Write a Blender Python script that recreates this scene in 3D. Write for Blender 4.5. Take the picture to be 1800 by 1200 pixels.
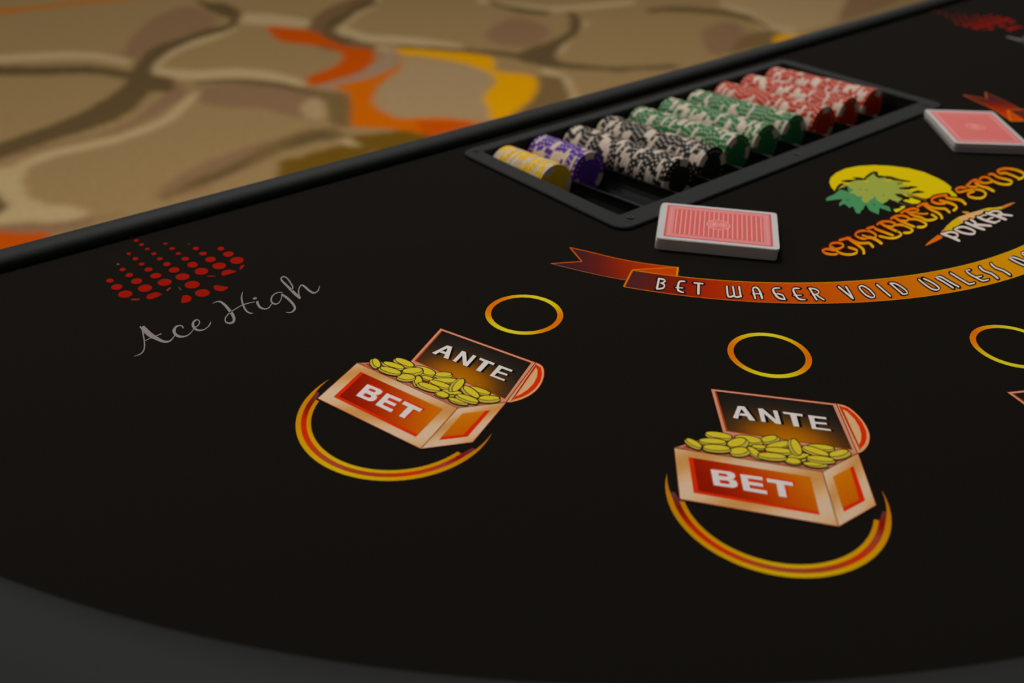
import bpy, bmesh, math, random
import numpy as np
from mathutils import Vector, Matrix
from mathutils.geometry import tessellate_polygon
for _o in list(bpy.data.objects): bpy.data.objects.remove(_o)
SC = bpy.context.scene
COL = SC.collection
random.seed(7)
TZ = 0.78                       # height of the playing surface above the carpet

# ---------------------------------------------------------------- camera
cam_d = bpy.data.cameras.new('camera'); cam = bpy.data.objects.new('camera', cam_d); COL.objects.link(cam)
PITCH, ROLL, YAW = 0.565891857, 0.0177353788, math.radians(40.741037764)
cp, sp, cr, sr = math.cos(PITCH), math.sin(PITCH), math.cos(ROLL), math.sin(ROLL)
_rot = Matrix(((math.cos(YAW), math.sin(YAW), 0), (-math.sin(YAW), math.cos(YAW), 0), (0, 0, 1)))
_right = _rot @ Vector((cr, sr*sp, sr*cp)); _up = _rot @ Vector((-sr, cr*sp, cr*cp)); _fwd = _rot @ Vector((0, cp, -sp))
cam.matrix_world = Matrix(((_right.x, _up.x, -_fwd.x, 0), (_right.y, _up.y, -_fwd.y, 0), (_right.z, _up.z, -_fwd.z, TZ+0.316733), (0, 0, 0, 1)))
cam_d.sensor_width = 36.0; cam_d.lens = 1701.055/1800*36.0; cam_d.clip_start = 0.02; cam_d.clip_end = 60
cam_d.dof.use_dof = True; cam_d.dof.focus_distance = 0.60; cam_d.dof.aperture_fstop = 5.6
SC.camera = cam
# ---------------------------------------------------------------- light
SC.view_settings.view_transform = 'Standard'; SC.view_settings.look = 'None'
SC.view_settings.gamma = 1.0; SC.view_settings.exposure = 0.18; SC.view_settings.use_curve_mapping = False
wd = bpy.data.worlds.new('world'); SC.world = wd; wd.use_nodes = True
wd.node_tree.nodes['Background'].inputs[0].default_value = (1.0, 0.98, 0.95, 1)
wd.node_tree.nodes['Background'].inputs[1].default_value = 0.085
def ceiling_lamp(x, y, size, power, col=(1.0, 1.0, 0.985)):
    d = bpy.data.lights.new('ceiling_lamp', 'AREA'); d.shape = 'SQUARE'; d.size = size; d.energy = power; d.color = col
    o = bpy.data.objects.new('ceiling_lamp', d); o.location = (x, y, 2.9); COL.objects.link(o)
ceiling_lamp(0.9, 1.7, 0.9, 37)
ceiling_lamp(-1.8, 2.6, 0.9, 14.5)
ceiling_lamp(3.6, 2.2, 0.9, 19)
ceiling_lamp(2.4, 5.4, 0.9, 11.5)
ceiling_lamp(0.0, 5.4, 0.9, 10)

# ---------------------------------------------------------------- helpers
K = 0.60
def s2l(c):
    c = c/255.0
    return c/12.92 if c <= 0.04045 else ((c+0.055)/1.055)**2.4
def alb(c):
    v = [s2l(x)/K for x in c]; m = max(max(v)/0.92, 1.0)
    return tuple(x/m for x in v)
def tag(o, label=None, cat=None, group=None, kind=None):
    if label: o['label'] = label
    if cat: o['category'] = cat
    if group: o['group'] = group
    if kind: o['kind'] = kind
    return o
def link(o, parent=None):
    COL.objects.link(o)
    if parent is not None: o.parent = parent
    return o
def empty(name, loc=(0, 0, 0), rz=0):
    o = bpy.data.objects.new(name, None); o.empty_display_size = 0.02; o.location = loc; o.rotation_euler = (0, 0, rz)
    return link(o)
def mesh_obj(name, verts, faces, mats, parent=None, mi=None, smooth=False, cols=None):
    me = bpy.data.meshes.new(name); me.from_pydata([tuple(v) for v in verts], [], [tuple(f) for f in faces])
    for m in mats: me.materials.append(m)
    if mi is not None: me.polygons.foreach_set('material_index', mi)
    if cols is not None:
        a = me.color_attributes.new('ink', 'FLOAT_COLOR', 'POINT')
        a.data.foreach_set('color', [x for c in cols for x in (c[0], c[1], c[2], 1.0)])
    if smooth: me.polygons.foreach_set('use_smooth', [True]*len(me.polygons))
    me.update()
    return link(bpy.data.objects.new(name, me), parent)
def material(name, rgb, rough=0.8, spec=0.2, bump=0, bscale=400, noise=0, nscale=60, attr=None, sheen=0, metal=0):
    m = bpy.data.materials.new(name); m.use_nodes = True; nt = m.node_tree; b = nt.nodes['Principled BSDF']
    b.inputs['Base Color'].default_value = (*rgb, 1); b.inputs['Roughness'].default_value = rough
    b.inputs['Specular IOR Level'].default_value = spec; b.inputs['Metallic'].default_value = metal
    tc = nt.nodes.new('ShaderNodeTexCoord')
    src = None
    if attr:
        a = nt.nodes.new('ShaderNodeAttribute'); a.attribute_name = attr; src = a.outputs['Color']
    if noise:
        n = nt.nodes.new('ShaderNodeTexNoise'); n.inputs['Scale'].default_value = nscale; n.inputs['Detail'].default_value = 4
        nt.links.new(tc.outputs['Object'], n.inputs['Vector'])
        mr = nt.nodes.new('ShaderNodeMapRange'); mr.inputs['To Min'].default_value = 1-noise; mr.inputs['To Max'].default_value = 1+noise
        mr.inputs['From Min'].default_value = 0.25; mr.inputs['From Max'].default_value = 0.75
        nt.links.new(n.outputs['Fac'], mr.inputs['Value'])
        mx = nt.nodes.new('ShaderNodeVectorMath'); mx.operation = 'SCALE'
        if src: nt.links.new(src, mx.inputs[0])
        else: mx.inputs[0].default_value = rgb
        nt.links.new(mr.outputs['Result'], mx.inputs['Scale']); src = mx.outputs['Vector']
    if src: nt.links.new(src, b.inputs['Base Color'])
    if bump:
        n = nt.nodes.new('ShaderNodeTexNoise'); n.inputs['Scale'].default_value = bscale; n.inputs['Detail'].default_value = 3
        nt.links.new(tc.outputs['Object'], n.inputs['Vector'])
        bp = nt.nodes.new('ShaderNodeBump'); bp.inputs['Strength'].default_value = bump; bp.inputs['Distance'].default_value = 0.001
        nt.links.new(n.outputs['Fac'], bp.inputs['Height']); nt.links.new(bp.outputs['Normal'], b.inputs['Normal'])
    return m
M_ink = material('printed_ink', (.5, .5, .5), 0.9, 0.03, attr='ink', noise=0.06, nscale=900)
M_felt = material('black_felt', alb((20, 17, 13)), 1.0, 0.03, bump=0.4, bscale=1500, noise=0.18, nscale=700)
M_vinyl = material('black_vinyl', (0.022, 0.0215, 0.021), 0.6, 0.12, bump=0.15, bscale=900)
M_board = material('black_board', (0.012, 0.012, 0.012), 0.6, 0.3, noise=0.1)
M_tray = material('black_plastic', (0.013, 0.0128, 0.0112), 0.65, 0.17, bump=0.2, bscale=1200)
M_trough = material('smooth_black_plastic', (0.004, 0.004, 0.004), 0.35, 0.18, noise=0.1)
M_screw = material('dark_screw', (0.006, 0.006, 0.006), 0.5, 0.3, noise=0.1)
M_carpet = material('patterned_carpet', (.4, .3, .2), 1.0, 0.02, attr='ink', noise=0.10, nscale=55, bump=0.5, bscale=300)
M_white = material('chip_white', alb((178, 160, 142)), 0.5, 0.3, noise=0.04)
M_card = material('card_stock', (0.62, 0.58, 0.56), 0.45, 0.3, noise=0.03)
M_edge = material('card_edges', (0.60, 0.54, 0.50), 0.8, 0.1, noise=0.05)

def catmull(P, n, closed=False):
    P = np.asarray(P, float); N = len(P)
    if n <= 1 or N < 3: return P
    out = []
    for i in range(N if closed else N-1):
        if closed: a, b, c, d = P[(i-1) % N], P[i], P[(i+1) % N], P[(i+2) % N]
        else: a, b, c, d = P[max(i-1, 0)], P[i], P[i+1], P[min(i+2, N-1)]
        for k in range(n):
            t = k/n
            out.append(.5*((2*b)+(-a+c)*t+(2*a-5*b+4*c-d)*t*t+(-a+3*b-3*c+d)*t**3))
    if not closed: out.append(P[-1])
    return np.array(out)
def lerp(a, b, t): return tuple(x+(y-x)*t for x, y in zip(a, b))
def ramp(stops, t):
    if t <= stops[0][0]: return stops[0][1]
    for (t0, c0), (t1, c1) in zip(stops, stops[1:]):
        if t <= t1: return lerp(c0, c1, (t-t0)/max(t1-t0, 1e-6))
    return stops[-1][1]

# ---- flat print builder: everything in millimetres of the table frame, layers are inks laid on top of each other
def lid_col(u, v):
    d = math.hypot((u-0.50)*1.15, (1.02-v)*0.95)
    return ramp([(0, (170, 104, 0)), (.30, (140, 78, 0)), (.52, (72, 44, 16)), (.75, (36, 28, 22)), (1.2, (20, 17, 14))], d)
def wood_col(u, v, ph=0.0):
    t = 0.5+0.5*math.sin(6.28*(1.25*u+0.9*v+ph))
    c = lerp((182, 128, 68), (212, 180, 148), t)
    e = max(0, 1-3*min(u, 1-u, v, 1-v)) if False else 0
    return c
GRIDS = {'lid': lid_col, 'wood': lambda u, v: wood_col(u, v, 0.45), 'wood2': lambda u, v: wood_col(v*0.8, u*0.5, 0.2),
         'front': lambda u, v: ramp([(0, (130, 18, 0)), (.25, (148, 28, 0)), (.6, (172, 62, 0)), (1, (186, 96, 0))], u*0.95+(1-v)*0.22-0.12),
         'side': lambda u, v: lerp((188, 104, 0), (180, 84, 0), v)}
class Ink:
    def __init__(s): s.v = []; s.f = []; s.c = []; s.n = 0; s.plain = False
    def z(s, L):
        if s.plain: return 0.05+0.035*L
        s.n += 1
        return 0.05+0.035*L+0.0012*(s.n % 25)
    def add(s, pts, L, colf, faces):
        b = len(s.v); z = s.z(L)
        for p in pts:
            s.v.append((p[0], p[1], z)); s.c.append(alb(colf(p) if callable(colf) else colf))
        s.f += [tuple(b+i for i in f) for f in faces]
    def col(s, c):
        if isinstance(c, (list, tuple)) and c and c[0] == 'R':
            _, x0, y0, nx, ny, c0, c1 = c; L2 = nx*nx+ny*ny
            return lambda p: lerp(c0, c1, min(1, max(0, ((p[0]-x0)*nx+(p[1]-y0)*ny)/L2)))
        return c
    def fill(s, P, L, c):
        t = tessellate_polygon([[Vector((p[0], p[1], 0)) for p in P]])
        s.add(P, L, s.col(c), t)
    def strip(s, A, B, L, c):
        n = len(A); P = list(A)+list(B)
        s.add(P, L, s.col(c), [(i, i+1, n+i+1, n+i) for i in range(n-1)])
    def ellipse(s, q, L, c, n=18):
        t = [2*math.pi*i/n for i in range(n)]
        P = [(q[0]+q[2]*math.cos(a)+q[4]*math.sin(a), q[1]+q[3]*math.cos(a)+q[5]*math.sin(a)) for a in t]
        s.add(P, L, s.col(c), [tuple(range(n))])
    def op(s, o):
        k, L, c = o[0], o[1], o[2]
        if k == 'G':
            q = np.array(o[3]).reshape(-1, 2); nu, nv = o[4], o[5]; f = GRIDS[c]; pts = []; cs = []
            for j in range(nv+1):
                for i in range(nu+1):
                    u, v = i/nu, j/nv
                    pts.append((1-u)*(1-v)*q[0]+u*(1-v)*q[1]+u*v*q[2]+(1-u)*v*q[3]); cs.append(alb(f(u, v)))
            b = len(s.v); z = s.z(L); s.v += [(p[0], p[1], z) for p in pts]; s.c += cs
            s.f += [(b+j*(nu+1)+i, b+j*(nu+1)+i+1, b+(j+1)*(nu+1)+i+1, b+(j+1)*(nu+1)+i) for j in range(nv) for i in range(nu)]
        elif k == 'F':
            P = np.array(o[3]).reshape(-1, 2)
            if len(o) > 4: P = catmull(P, o[4], True)
            s.fill(P, L, c)
        elif k == 'E': s.ellipse(o[3], L, c)
        elif k in 'TU':
            P = np.array(o[3]).reshape(-1, 2); A = catmull(P[0::2], o[4]); B = catmull(P[1::2], o[4])
            s.strip(A, B, L, c)
            if k == 'T':
                for e, d in ((0, 1), (-1, -2)):
                    m = (A[e]+B[e])/2; m2 = (A[d]+B[d])/2; h = (A[e]-B[e])/2
                    w = m-m2; w = w/max(np.linalg.norm(w), 1e-6)*np.linalg.norm(h)*0.9
                    s.fill([m+math.cos(a)*h+math.sin(a)*w for a in np.linspace(0, math.pi, 7)], L, c)
        elif k == 'C':
            s.plain = True; q = o[3]; c0 = np.array(q[0:2]); a = np.array(q[2:4]); b = np.array(q[4:6]); of = np.array(q[6:8])
            la = np.linalg.norm(a); lb = np.linalg.norm(b)
            def E(g, off=(0, 0)):
                t = np.linspace(0, 2*math.pi, 22, endpoint=False)
                return [c0+a*(1+g/la)*math.cos(x)+b*(1+g/lb)*math.sin(x)+np.array(off) for x in t]
            def hull(P):
                P = sorted([tuple(p) for p in P])
                def half(P):
                    r = []
                    for p in P:
                        while len(r) > 1 and (r[-1][0]-r[-2][0])*(p[1]-r[-2][1])-(r[-1][1]-r[-2][1])*(p[0]-r[-2][0]) <= 0: r.pop()
                        r.append(p)
                    return r[:-1]
                return half(P)+half(P[::-1])
            dk = (44, 30, 6)
            for dl, g, cc, side in ((0, .55, dk, 1), (.12, .06, (168, 152, 56), 1), (.24, .34, dk, 0), (.36, -.22, (190, 168, 38), 0)):
                P = hull(E(g)+E(g, of)) if side else E(g)
                s.add(P, L+dl, cc, [tuple(range(len(P)))])
    def build(s, name, parent, origin=(0, 0), rot=0.0, label=None):
        ox, oy = origin
        V = [((x-ox)/1000, (y-oy)/1000, z/1000) for x, y, z in s.v]
        F = []
        for f in s.f:                       # make every face look up
            a, b, c = (V[i] for i in f[:3])
            n = sum((V[f[i]][0]*V[f[(i+1) % len(f)]][1]-V[f[(i+1) % len(f)]][0]*V[f[i]][1]) for i in range(len(f)))
            F.append(tuple(f) if n > 0 else tuple(reversed(f)))
        o = mesh_obj(name, V, F, [M_ink], parent, cols=s.c)
        if label: o['label'] = label
        return o
# ---- outlines of the printed artwork, in millimetres on the table
ART = {
 'chest': [
  ['T',3,[20,17,14],[323.56,245.78,325.05,244.95,295.44,216.27,297.5,217.22,339.24,155.62,341.11,156.82,367.69,152.65,367.05,153.91,396.58,181.49,394.63,181.98],1],
  ['F',4,[190,125,98],[381.08,268.17,424.42,214.65,395.6,181.73,354.53,237.55]],
  ['T',5,[110,20,5],[380.89,268.04,381.26,268.31,424.23,214.54,424.62,214.77],1],
  ['T',5,[110,20,5],[380.93,268.21,381.22,268.13,354.4,237.59,354.67,237.51],1],
  ['F',5,[150,52,0],[380.96,265.39,422.01,214.83,395.7,184.97,356.64,237.25]],
  ['G',6,'lid',[381.42,264.63,421.6,214.69,395.99,185.44,357.92,237.13],14,10],
  ['F',4,[200,145,95],[424.42,214.65,426.53,211.33,426.96,207.77,426.02,203.77,423.16,197.32,418.73,190.99,413.6,186.19,407.7,182.95,402.5,181.43,398.19,181.03,395.6,181.73]],
  ['T',5,[150,30,8],[424.2,214.53,424.65,214.78,426.3,211.22,426.76,211.44,426.72,207.7,427.2,207.85,425.79,203.73,426.24,203.81,422.95,197.31,423.38,197.34,418.54,191.01,418.91,190.97,413.48,186.26,413.73,186.12,407.65,183.07,407.74,182.83,402.54,181.57,402.47,181.29,398.3,181.18,398.09,180.89,395.75,181.87,395.46,181.59],3],
  ['F',6,[196,38,0],[423.97,212.2,425.71,208.23,424.04,202.06,420.66,195.51,415.2,189.35,410.24,185.98,405.55,183.97,399.66,182.89]],
  ['F',7,[200,155,108],[422.94,209.28,422.6,205.75,420.14,199.93,415.87,194.06,410.59,189.38,405.84,186.64,402.09,185.34]],
  ['T',7,[120,22,8],[424.18,214.32,424.81,214.22,395.45,182.38,396.02,182.28],1],
  ['T',8,[120,22,8],[423.74,212.04,424.28,211.98,398.42,182.45,398.92,182.38],1],
  ['F',4,[185,110,85],[324.3,245.36,330.59,243.82,354.66,237.65,395.6,181.73,368.3,184.7]],
  ['F',5,[150,45,5],[328.61,243.18,331.6,242.31,344.11,229.76,391.35,183.92,390.0,183.03,371.21,186.25,329.79,240.73]],
  ['G',5,'wood',[324.3,245.36,368.3,184.7,340.18,156.22,296.47,216.74],16,6],
  ['F',6,[196,38,0],[324.35,235.56,360.1,186.22,340.15,166.67,305.26,215.59]],
  ['G',7,'front',[325.63,233.55,360.1,186.22,341.57,168.39,308.26,214.97],10,5],
  ['G',5,'wood2',[368.3,184.7,395.6,181.73,367.37,153.28,340.18,156.22],6,6],
  ['F',6,[196,32,0],[369.3,179.1,384.66,177.29,366.19,158.61,351.02,160.53]],
  ['G',7,'side',[369.3,179.1,381.93,177.58,364.54,160.81,352.87,162.61],4,4],
  ['T',8,[120,22,8],[324.13,245.24,324.48,245.49,368.11,184.59,368.48,184.8],1],
  ['T',8,[120,22,8],[368.04,184.78,368.56,184.61,339.94,156.3,340.41,156.14],1],
  ['T',8,[120,22,8],[368.16,184.51,368.44,184.89,395.45,181.54,395.76,181.93],1],
  ['T',8,[120,22,8],[324.18,245.43,324.42,245.3,296.35,216.81,296.58,216.68],1],
  ['T',8,[120,22,8],[296.29,216.62,296.64,216.86,339.99,156.12,340.36,156.32],1],
  ['T',8,[120,22,8],[340.08,156.08,340.27,156.36,367.26,153.14,367.47,153.42],1],
  ['T',8,[120,22,8],[367.56,153.23,367.17,153.33,395.82,181.68,395.39,181.79],1],
  ['T',8,[130,50,35],[325.52,245.29,325.76,245.46,369.17,185.65,369.42,185.79],1],
 ],
 'coins': [
  ['C',9.0,0,[350.89,237.48,4.07,-5.62,-2.12,-1.45,-1.28,-1.06]],
  ['C',9.6,0,[369.12,218.68,4.53,-2.05,-1.86,-1.75,-0.33,-1.81]],
  ['C',10.2,0,[360.32,225.36,4.26,-5.53,-2.6,-1.72,-1.56,-1.64]],
  ['C',10.8,0,[359.69,217.63,2.64,-2.86,-1.35,-0.93,-0.86,-0.66]],
  ['C',11.4,0,[384.54,197.01,4.64,-5.03,-1.88,-1.17,-1.26,-0.87]],
  ['C',12.0,0,[368.63,212.2,6.75,-2.71,-1.94,-1.88,-0.87,-0.65]],
  ['C',12.6,0,[344.18,236.2,4.88,-4.98,-1.82,-1.4,-1.12,-1.15]],
  ['C',13.2,0,[353.22,227.47,5.35,-1.85,-2.3,-2.51,-0.54,-2.44]],
  ['C',13.8,0,[353.94,216.04,-0.57,-5.19,-2.35,-0.68,-1.01,-0.38]],
  ['C',14.4,0,[348.31,222.3,4.28,-2.78,-2.29,-2.0,-0.59,-1.79]],
  ['C',15.0,0,[364.85,209.38,4.7,-5.08,-1.89,-1.26,-0.52,-1.59]],
  ['C',15.6,0,[369.04,199.76,4.98,-3.07,-1.71,-1.37,-0.43,-0.31]],
  ['C',16.2,0,[387.27,188.05,5.37,-2.21,-1.93,-1.69,-0.72,-2.08]],
  ['C',16.8,0,[379.61,196.69,2.38,-6.52,-2.25,-1.03,-1.54,-0.49]],
  ['C',17.4,0,[374.48,205.06,-3.78,-5.35,-2.87,0.24,-1.62,0.5]],
  ['C',18.0,0,[368.2,196.03,1.61,-0.54,-0.63,-0.63,-0.43,-0.31]],
  ['C',18.6,0,[363.46,199.24,2.53,-3.26,-2.09,-1.27,-0.51,-0.37]],
  ['C',19.2,0,[369.65,191.07,3.92,-3.57,-1.39,-0.93,0.4,-2.01]],
  ['C',19.8,0,[375.98,191.27,4.52,-5.18,-1.84,-1.11,-1.23,-1.23]],
  ['C',20.4,0,[358.44,208.58,4.82,-5.21,-1.94,-1.31,-1.3,-1.18]],
  ['C',21.0,0,[335.0,241.12,0.51,-4.89,-2.02,-0.89,-1.58,-0.49]],
  ['C',21.6,0,[341.18,231.06,4.9,-5.0,-1.96,-1.49,-1.18,-1.19]],
 ],
 'bet_lettering': [
  ['F',9,[205,195,188],[325.63,221.89,327.83,219.15,319.37,210.25,317.27,212.88]],
  ['F',8,[200,36,0],[327.2,221.87,329.41,219.13,320.9,210.21,318.79,212.85]],
  ['F',8,[200,36,0],[326.41,221.88,328.62,219.14,320.13,210.23,318.03,212.87]],
  ['F',9,[205,195,188],[327.2,219.93,331.76,214.27,332.22,212.1,331.04,210.41,329.35,209.76,327.73,210.21,327.73,210.21,323.28,215.78,324.29,216.85,327.39,213.0,328.46,213.04,328.77,214.42,325.66,218.3]],
  ['F',8,[200,36,0],[328.78,219.91,333.34,214.24,333.8,212.07,332.61,210.37,330.91,209.72,329.29,210.17,329.29,210.17,324.83,215.75,325.86,216.83,328.95,212.96,330.02,213.0,330.35,214.38,327.23,218.27]],
  ['F',8,[200,36,0],[327.99,219.92,332.55,214.26,333.01,212.09,331.83,210.39,330.13,209.74,328.51,210.19,328.51,210.19,324.05,215.76,325.07,216.84,328.17,212.98,329.24,213.02,329.56,214.4,326.44,218.28]],
  ['F',9,[205,195,188],[323.61,216.13,327.91,210.39,328.34,207.89,327.16,205.87,325.23,204.8,323.11,205.55,318.77,211.0,320.34,212.67,323.52,208.69,325.06,208.88,325.3,210.52,322.1,214.53]],
  ['F',8,[200,36,0],[325.17,216.11,329.47,210.35,329.9,207.85,328.71,205.82,326.77,204.76,324.64,205.5,320.3,210.96,321.88,212.63,325.06,208.65,326.61,208.84,326.86,210.48,323.65,214.5]],
  ['F',8,[200,36,0],[324.39,216.12,328.69,210.37,329.12,207.87,327.93,205.85,326.0,204.78,323.88,205.52,319.53,210.98,321.11,212.65,324.29,208.67,325.83,208.86,326.08,210.5,322.87,214.51]],
  ['F',9,[205,195,188],[334.19,209.99,336.35,207.29,327.76,198.24,325.73,201.05]],
  ['F',8,[200,36,0],[335.77,209.95,337.93,207.25,329.29,198.18,327.27,200.99]],
  ['F',8,[200,36,0],[334.98,209.97,337.14,207.27,328.53,198.21,326.5,201.02]],
  ['F',9,[205,195,188],[335.63,208.19,341.01,201.47,339.2,199.58,333.89,206.35]],
  ['F',8,[200,36,0],[337.21,208.15,342.6,201.42,340.78,199.52,335.47,206.31]],
  ['F',8,[200,36,0],[336.42,208.17,341.81,201.44,339.99,199.55,334.68,206.33]],
  ['F',9,[205,195,188],[332.25,204.63,337.15,198.25,335.38,196.39,330.54,202.82]],
  ['F',8,[200,36,0],[333.82,204.58,338.72,198.19,336.93,196.33,332.1,202.77]],
  ['F',8,[200,36,0],[333.03,204.6,337.93,198.22,336.15,196.36,331.32,202.8]],
  ['F',9,[205,195,188],[328.85,201.03,334.3,193.63,332.46,191.7,327.08,199.17]],
  ['F',8,[200,36,0],[330.39,200.98,335.85,193.56,334.0,191.63,328.62,199.11]],
  ['F',8,[200,36,0],[329.62,201.01,335.07,193.59,333.23,191.67,327.85,199.14]],
  ['F',9,[205,195,188],[341.97,199.55,349.47,189.29,347.42,187.32,339.92,197.48]],
  ['F',8,[200,36,0],[343.56,199.49,351.06,189.22,349.0,187.24,341.49,197.42]],
  ['F',8,[200,36,0],[342.77,199.52,350.26,189.26,348.21,187.28,340.71,197.45]],
  ['F',9,[205,195,188],[343.71,195.06,345.96,191.99,338.09,184.28,335.83,187.24]],
  ['F',8,[200,36,0],[345.29,194.99,347.55,191.92,339.63,184.2,337.37,187.17]],
  ['F',8,[200,36,0],[344.5,195.03,346.75,191.96,338.86,184.24,336.6,187.2]],
 ],
 'ante_lettering': [
  ['F',9,[205,195,188],[379.64,247.76,381.65,245.83,375.45,243.09,370.4,240.15,368.93,242.45]],
  ['F',8,[16,12,10],[380.01,247.26,382.01,245.33,375.81,242.6,370.76,239.66,369.29,241.96]],
  ['F',8,[16,12,10],[380.38,246.76,382.38,244.83,376.17,242.1,371.12,239.17,369.65,241.47]],
  ['F',8,[16,12,10],[380.65,246.38,382.65,244.45,376.44,241.73,371.39,238.8,369.92,241.1]],
  ['F',9,[205,195,188],[380.06,247.43,382.19,245.17,376.33,233.0,374.09,235.32,378.44,243.29]],
  ['F',8,[16,12,10],[380.42,246.93,382.56,244.66,376.68,232.51,374.45,234.83,378.8,242.79]],
  ['F',8,[16,12,10],[380.79,246.43,382.92,244.16,377.04,232.02,374.81,234.34,379.17,242.29]],
  ['F',8,[16,12,10],[381.06,246.05,383.2,243.79,377.31,231.65,375.08,233.97,379.44,241.92]],
  ['F',9,[205,195,188],[375.62,242.58,377.37,240.27,376.19,238.25,373.32,241.84]],
  ['F',8,[16,12,10],[375.98,242.08,377.73,239.77,376.55,237.76,373.69,241.34]],
  ['F',8,[16,12,10],[376.35,241.59,378.09,239.28,376.91,237.27,374.05,240.85]],
  ['F',8,[16,12,10],[376.62,241.22,378.37,238.91,377.18,236.9,374.32,240.48]],
  ['F',9,[205,195,188],[386.56,239.2,388.47,237.42,379.69,228.59,378.28,230.47]],
  ['F',8,[16,12,10],[386.92,238.7,388.83,236.92,380.05,228.1,378.63,229.98]],
  ['F',8,[16,12,10],[387.28,238.2,389.19,236.43,380.41,227.61,378.99,229.49]],
  ['F',8,[16,12,10],[387.56,237.83,389.46,236.05,380.68,227.25,379.26,229.13]],
  ['F',9,[205,195,188],[386.56,239.2,388.47,237.42,384.72,222.11,382.83,224.37]],
  ['F',8,[16,12,10],[386.92,238.7,388.83,236.92,385.08,221.63,383.19,223.88]],
  ['F',8,[16,12,10],[387.28,238.2,389.19,236.43,385.43,221.14,383.55,223.4]],
  ['F',8,[16,12,10],[387.56,237.83,389.46,236.05,385.7,220.78,383.81,223.04]],
  ['F',9,[205,195,188],[391.64,232.96,393.16,231.12,384.72,222.11,383.17,223.95]],
  ['F',8,[16,12,10],[392.0,232.47,393.53,230.63,385.08,221.63,383.52,223.47]],
  ['F',8,[16,12,10],[392.36,231.97,393.89,230.13,385.43,221.14,383.88,222.98]],
  ['F',8,[16,12,10],[392.63,231.6,394.16,229.76,385.7,220.78,384.15,222.62]],
  ['F',9,[205,195,188],[394.75,228.78,401.3,220.48,399.73,218.94,393.58,227.12]],
  ['F',8,[16,12,10],[395.11,228.29,401.66,219.99,400.08,218.45,393.94,226.62]],
  ['F',8,[16,12,10],[395.47,227.8,402.02,219.5,400.44,217.96,394.3,226.13]],
  ['F',8,[16,12,10],[395.74,227.42,402.29,219.13,400.71,217.59,394.57,225.76]],
  ['F',9,[205,195,188],[396.88,225.71,398.93,222.93,390.51,214.6,388.48,216.89]],
  ['F',8,[16,12,10],[397.24,225.22,399.28,222.44,390.87,214.11,388.83,216.41]],
  ['F',8,[16,12,10],[397.6,224.73,399.64,221.95,391.22,213.63,389.19,215.93]],
  ['F',8,[16,12,10],[397.87,224.36,399.91,221.58,391.48,213.27,389.45,215.57]],
  ['F',9,[205,195,188],[403.02,217.95,405.01,215.63,396.02,207.55,394.45,209.2]],
  ['F',8,[16,12,10],[403.37,217.46,405.36,215.14,396.37,207.07,394.8,208.72]],
  ['F',8,[16,12,10],[403.73,216.97,405.72,214.65,396.72,206.59,395.15,208.24]],
  ['F',8,[16,12,10],[404.0,216.6,405.99,214.28,396.98,206.24,395.41,207.88]],
  ['F',9,[205,195,188],[403.02,217.95,408.95,210.56,407.69,209.1,401.55,216.56]],
  ['F',8,[16,12,10],[403.37,217.46,409.31,210.07,408.05,208.62,401.91,216.08]],
  ['F',8,[16,12,10],[403.73,216.97,409.66,209.59,408.4,208.13,402.27,215.59]],
  ['F',8,[16,12,10],[404.0,216.6,409.93,209.22,408.67,207.77,402.53,215.22]],
  ['F',9,[205,195,188],[399.5,213.6,404.87,207.55,403.83,206.12,398.16,212.24]],
  ['F',8,[16,12,10],[399.85,213.12,405.23,207.07,404.18,205.64,398.52,211.76]],
  ['F',8,[16,12,10],[400.2,212.64,405.58,206.59,404.53,205.16,398.87,211.27]],
  ['F',8,[16,12,10],[400.47,212.27,405.84,206.23,404.79,204.8,399.13,210.91]],
  ['F',9,[205,195,188],[395.57,210.54,401.6,202.79,400.72,201.41,394.45,209.2]],
  ['F',8,[16,12,10],[395.93,210.06,401.95,202.31,401.07,200.93,394.8,208.72]],
  ['F',8,[16,12,10],[396.28,209.58,402.3,201.84,401.42,200.45,395.15,208.24]],
  ['F',8,[16,12,10],[396.54,209.22,402.56,201.48,401.68,200.1,395.41,207.88]],
 ],
 'spade': [
  ['E',1,[134,15,3],[201.78,658.94,1.24,-0.55,-0.49,-1.39]],
  ['E',1,[134,15,3],[201.88,651.31,1.52,-0.68,-0.68,-1.9]],
  ['E',1,[134,15,3],[202.29,642.74,1.51,-0.68,-0.68,-1.87]],
  ['E',1,[134,15,3],[202.66,633.66,1.34,-0.61,-0.56,-1.53]],
  ['E',1,[134,15,3],[203.29,623.61,1.53,-0.7,-0.74,-1.99]],
  ['E',1,[134,15,3],[203.46,613.83,1.79,-0.83,-0.84,-2.24]],
  ['E',1,[134,15,3],[204.03,603.28,2.25,-1.05,-1.09,-2.86]],
  ['E',1,[134,15,3],[204.31,592.18,3.2,-1.51,-1.44,-3.72]],
  ['E',1,[134,15,3],[189.76,634.38,1.28,-0.58,-0.64,-1.81]],
  ['E',1,[134,15,3],[190.34,624.28,1.7,-0.78,-0.84,-2.37]],
  ['E',1,[134,15,3],[190.5,614.07,1.77,-0.82,-0.76,-2.12]],
  ['E',1,[134,15,3],[191.05,603.5,2.33,-1.09,-1.03,-2.83]],
  ['E',1,[134,15,3],[191.33,592.0,3.27,-1.55,-1.36,-3.68]],
  ['E',1,[134,15,3],[192.14,579.52,4.07,-1.94,-1.76,-4.65]],
  ['E',1,[134,15,3],[177.36,614.3,1.81,-0.85,-0.82,-2.39]],
  ['E',1,[134,15,3],[177.81,603.89,2.18,-1.03,-1.04,-2.99]],
  ['E',1,[134,15,3],[178.27,592.6,3.22,-1.53,-1.39,-3.91]],
  ['E',1,[134,15,3],[178.87,579.94,4.04,-1.94,-1.72,-4.78]],
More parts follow.
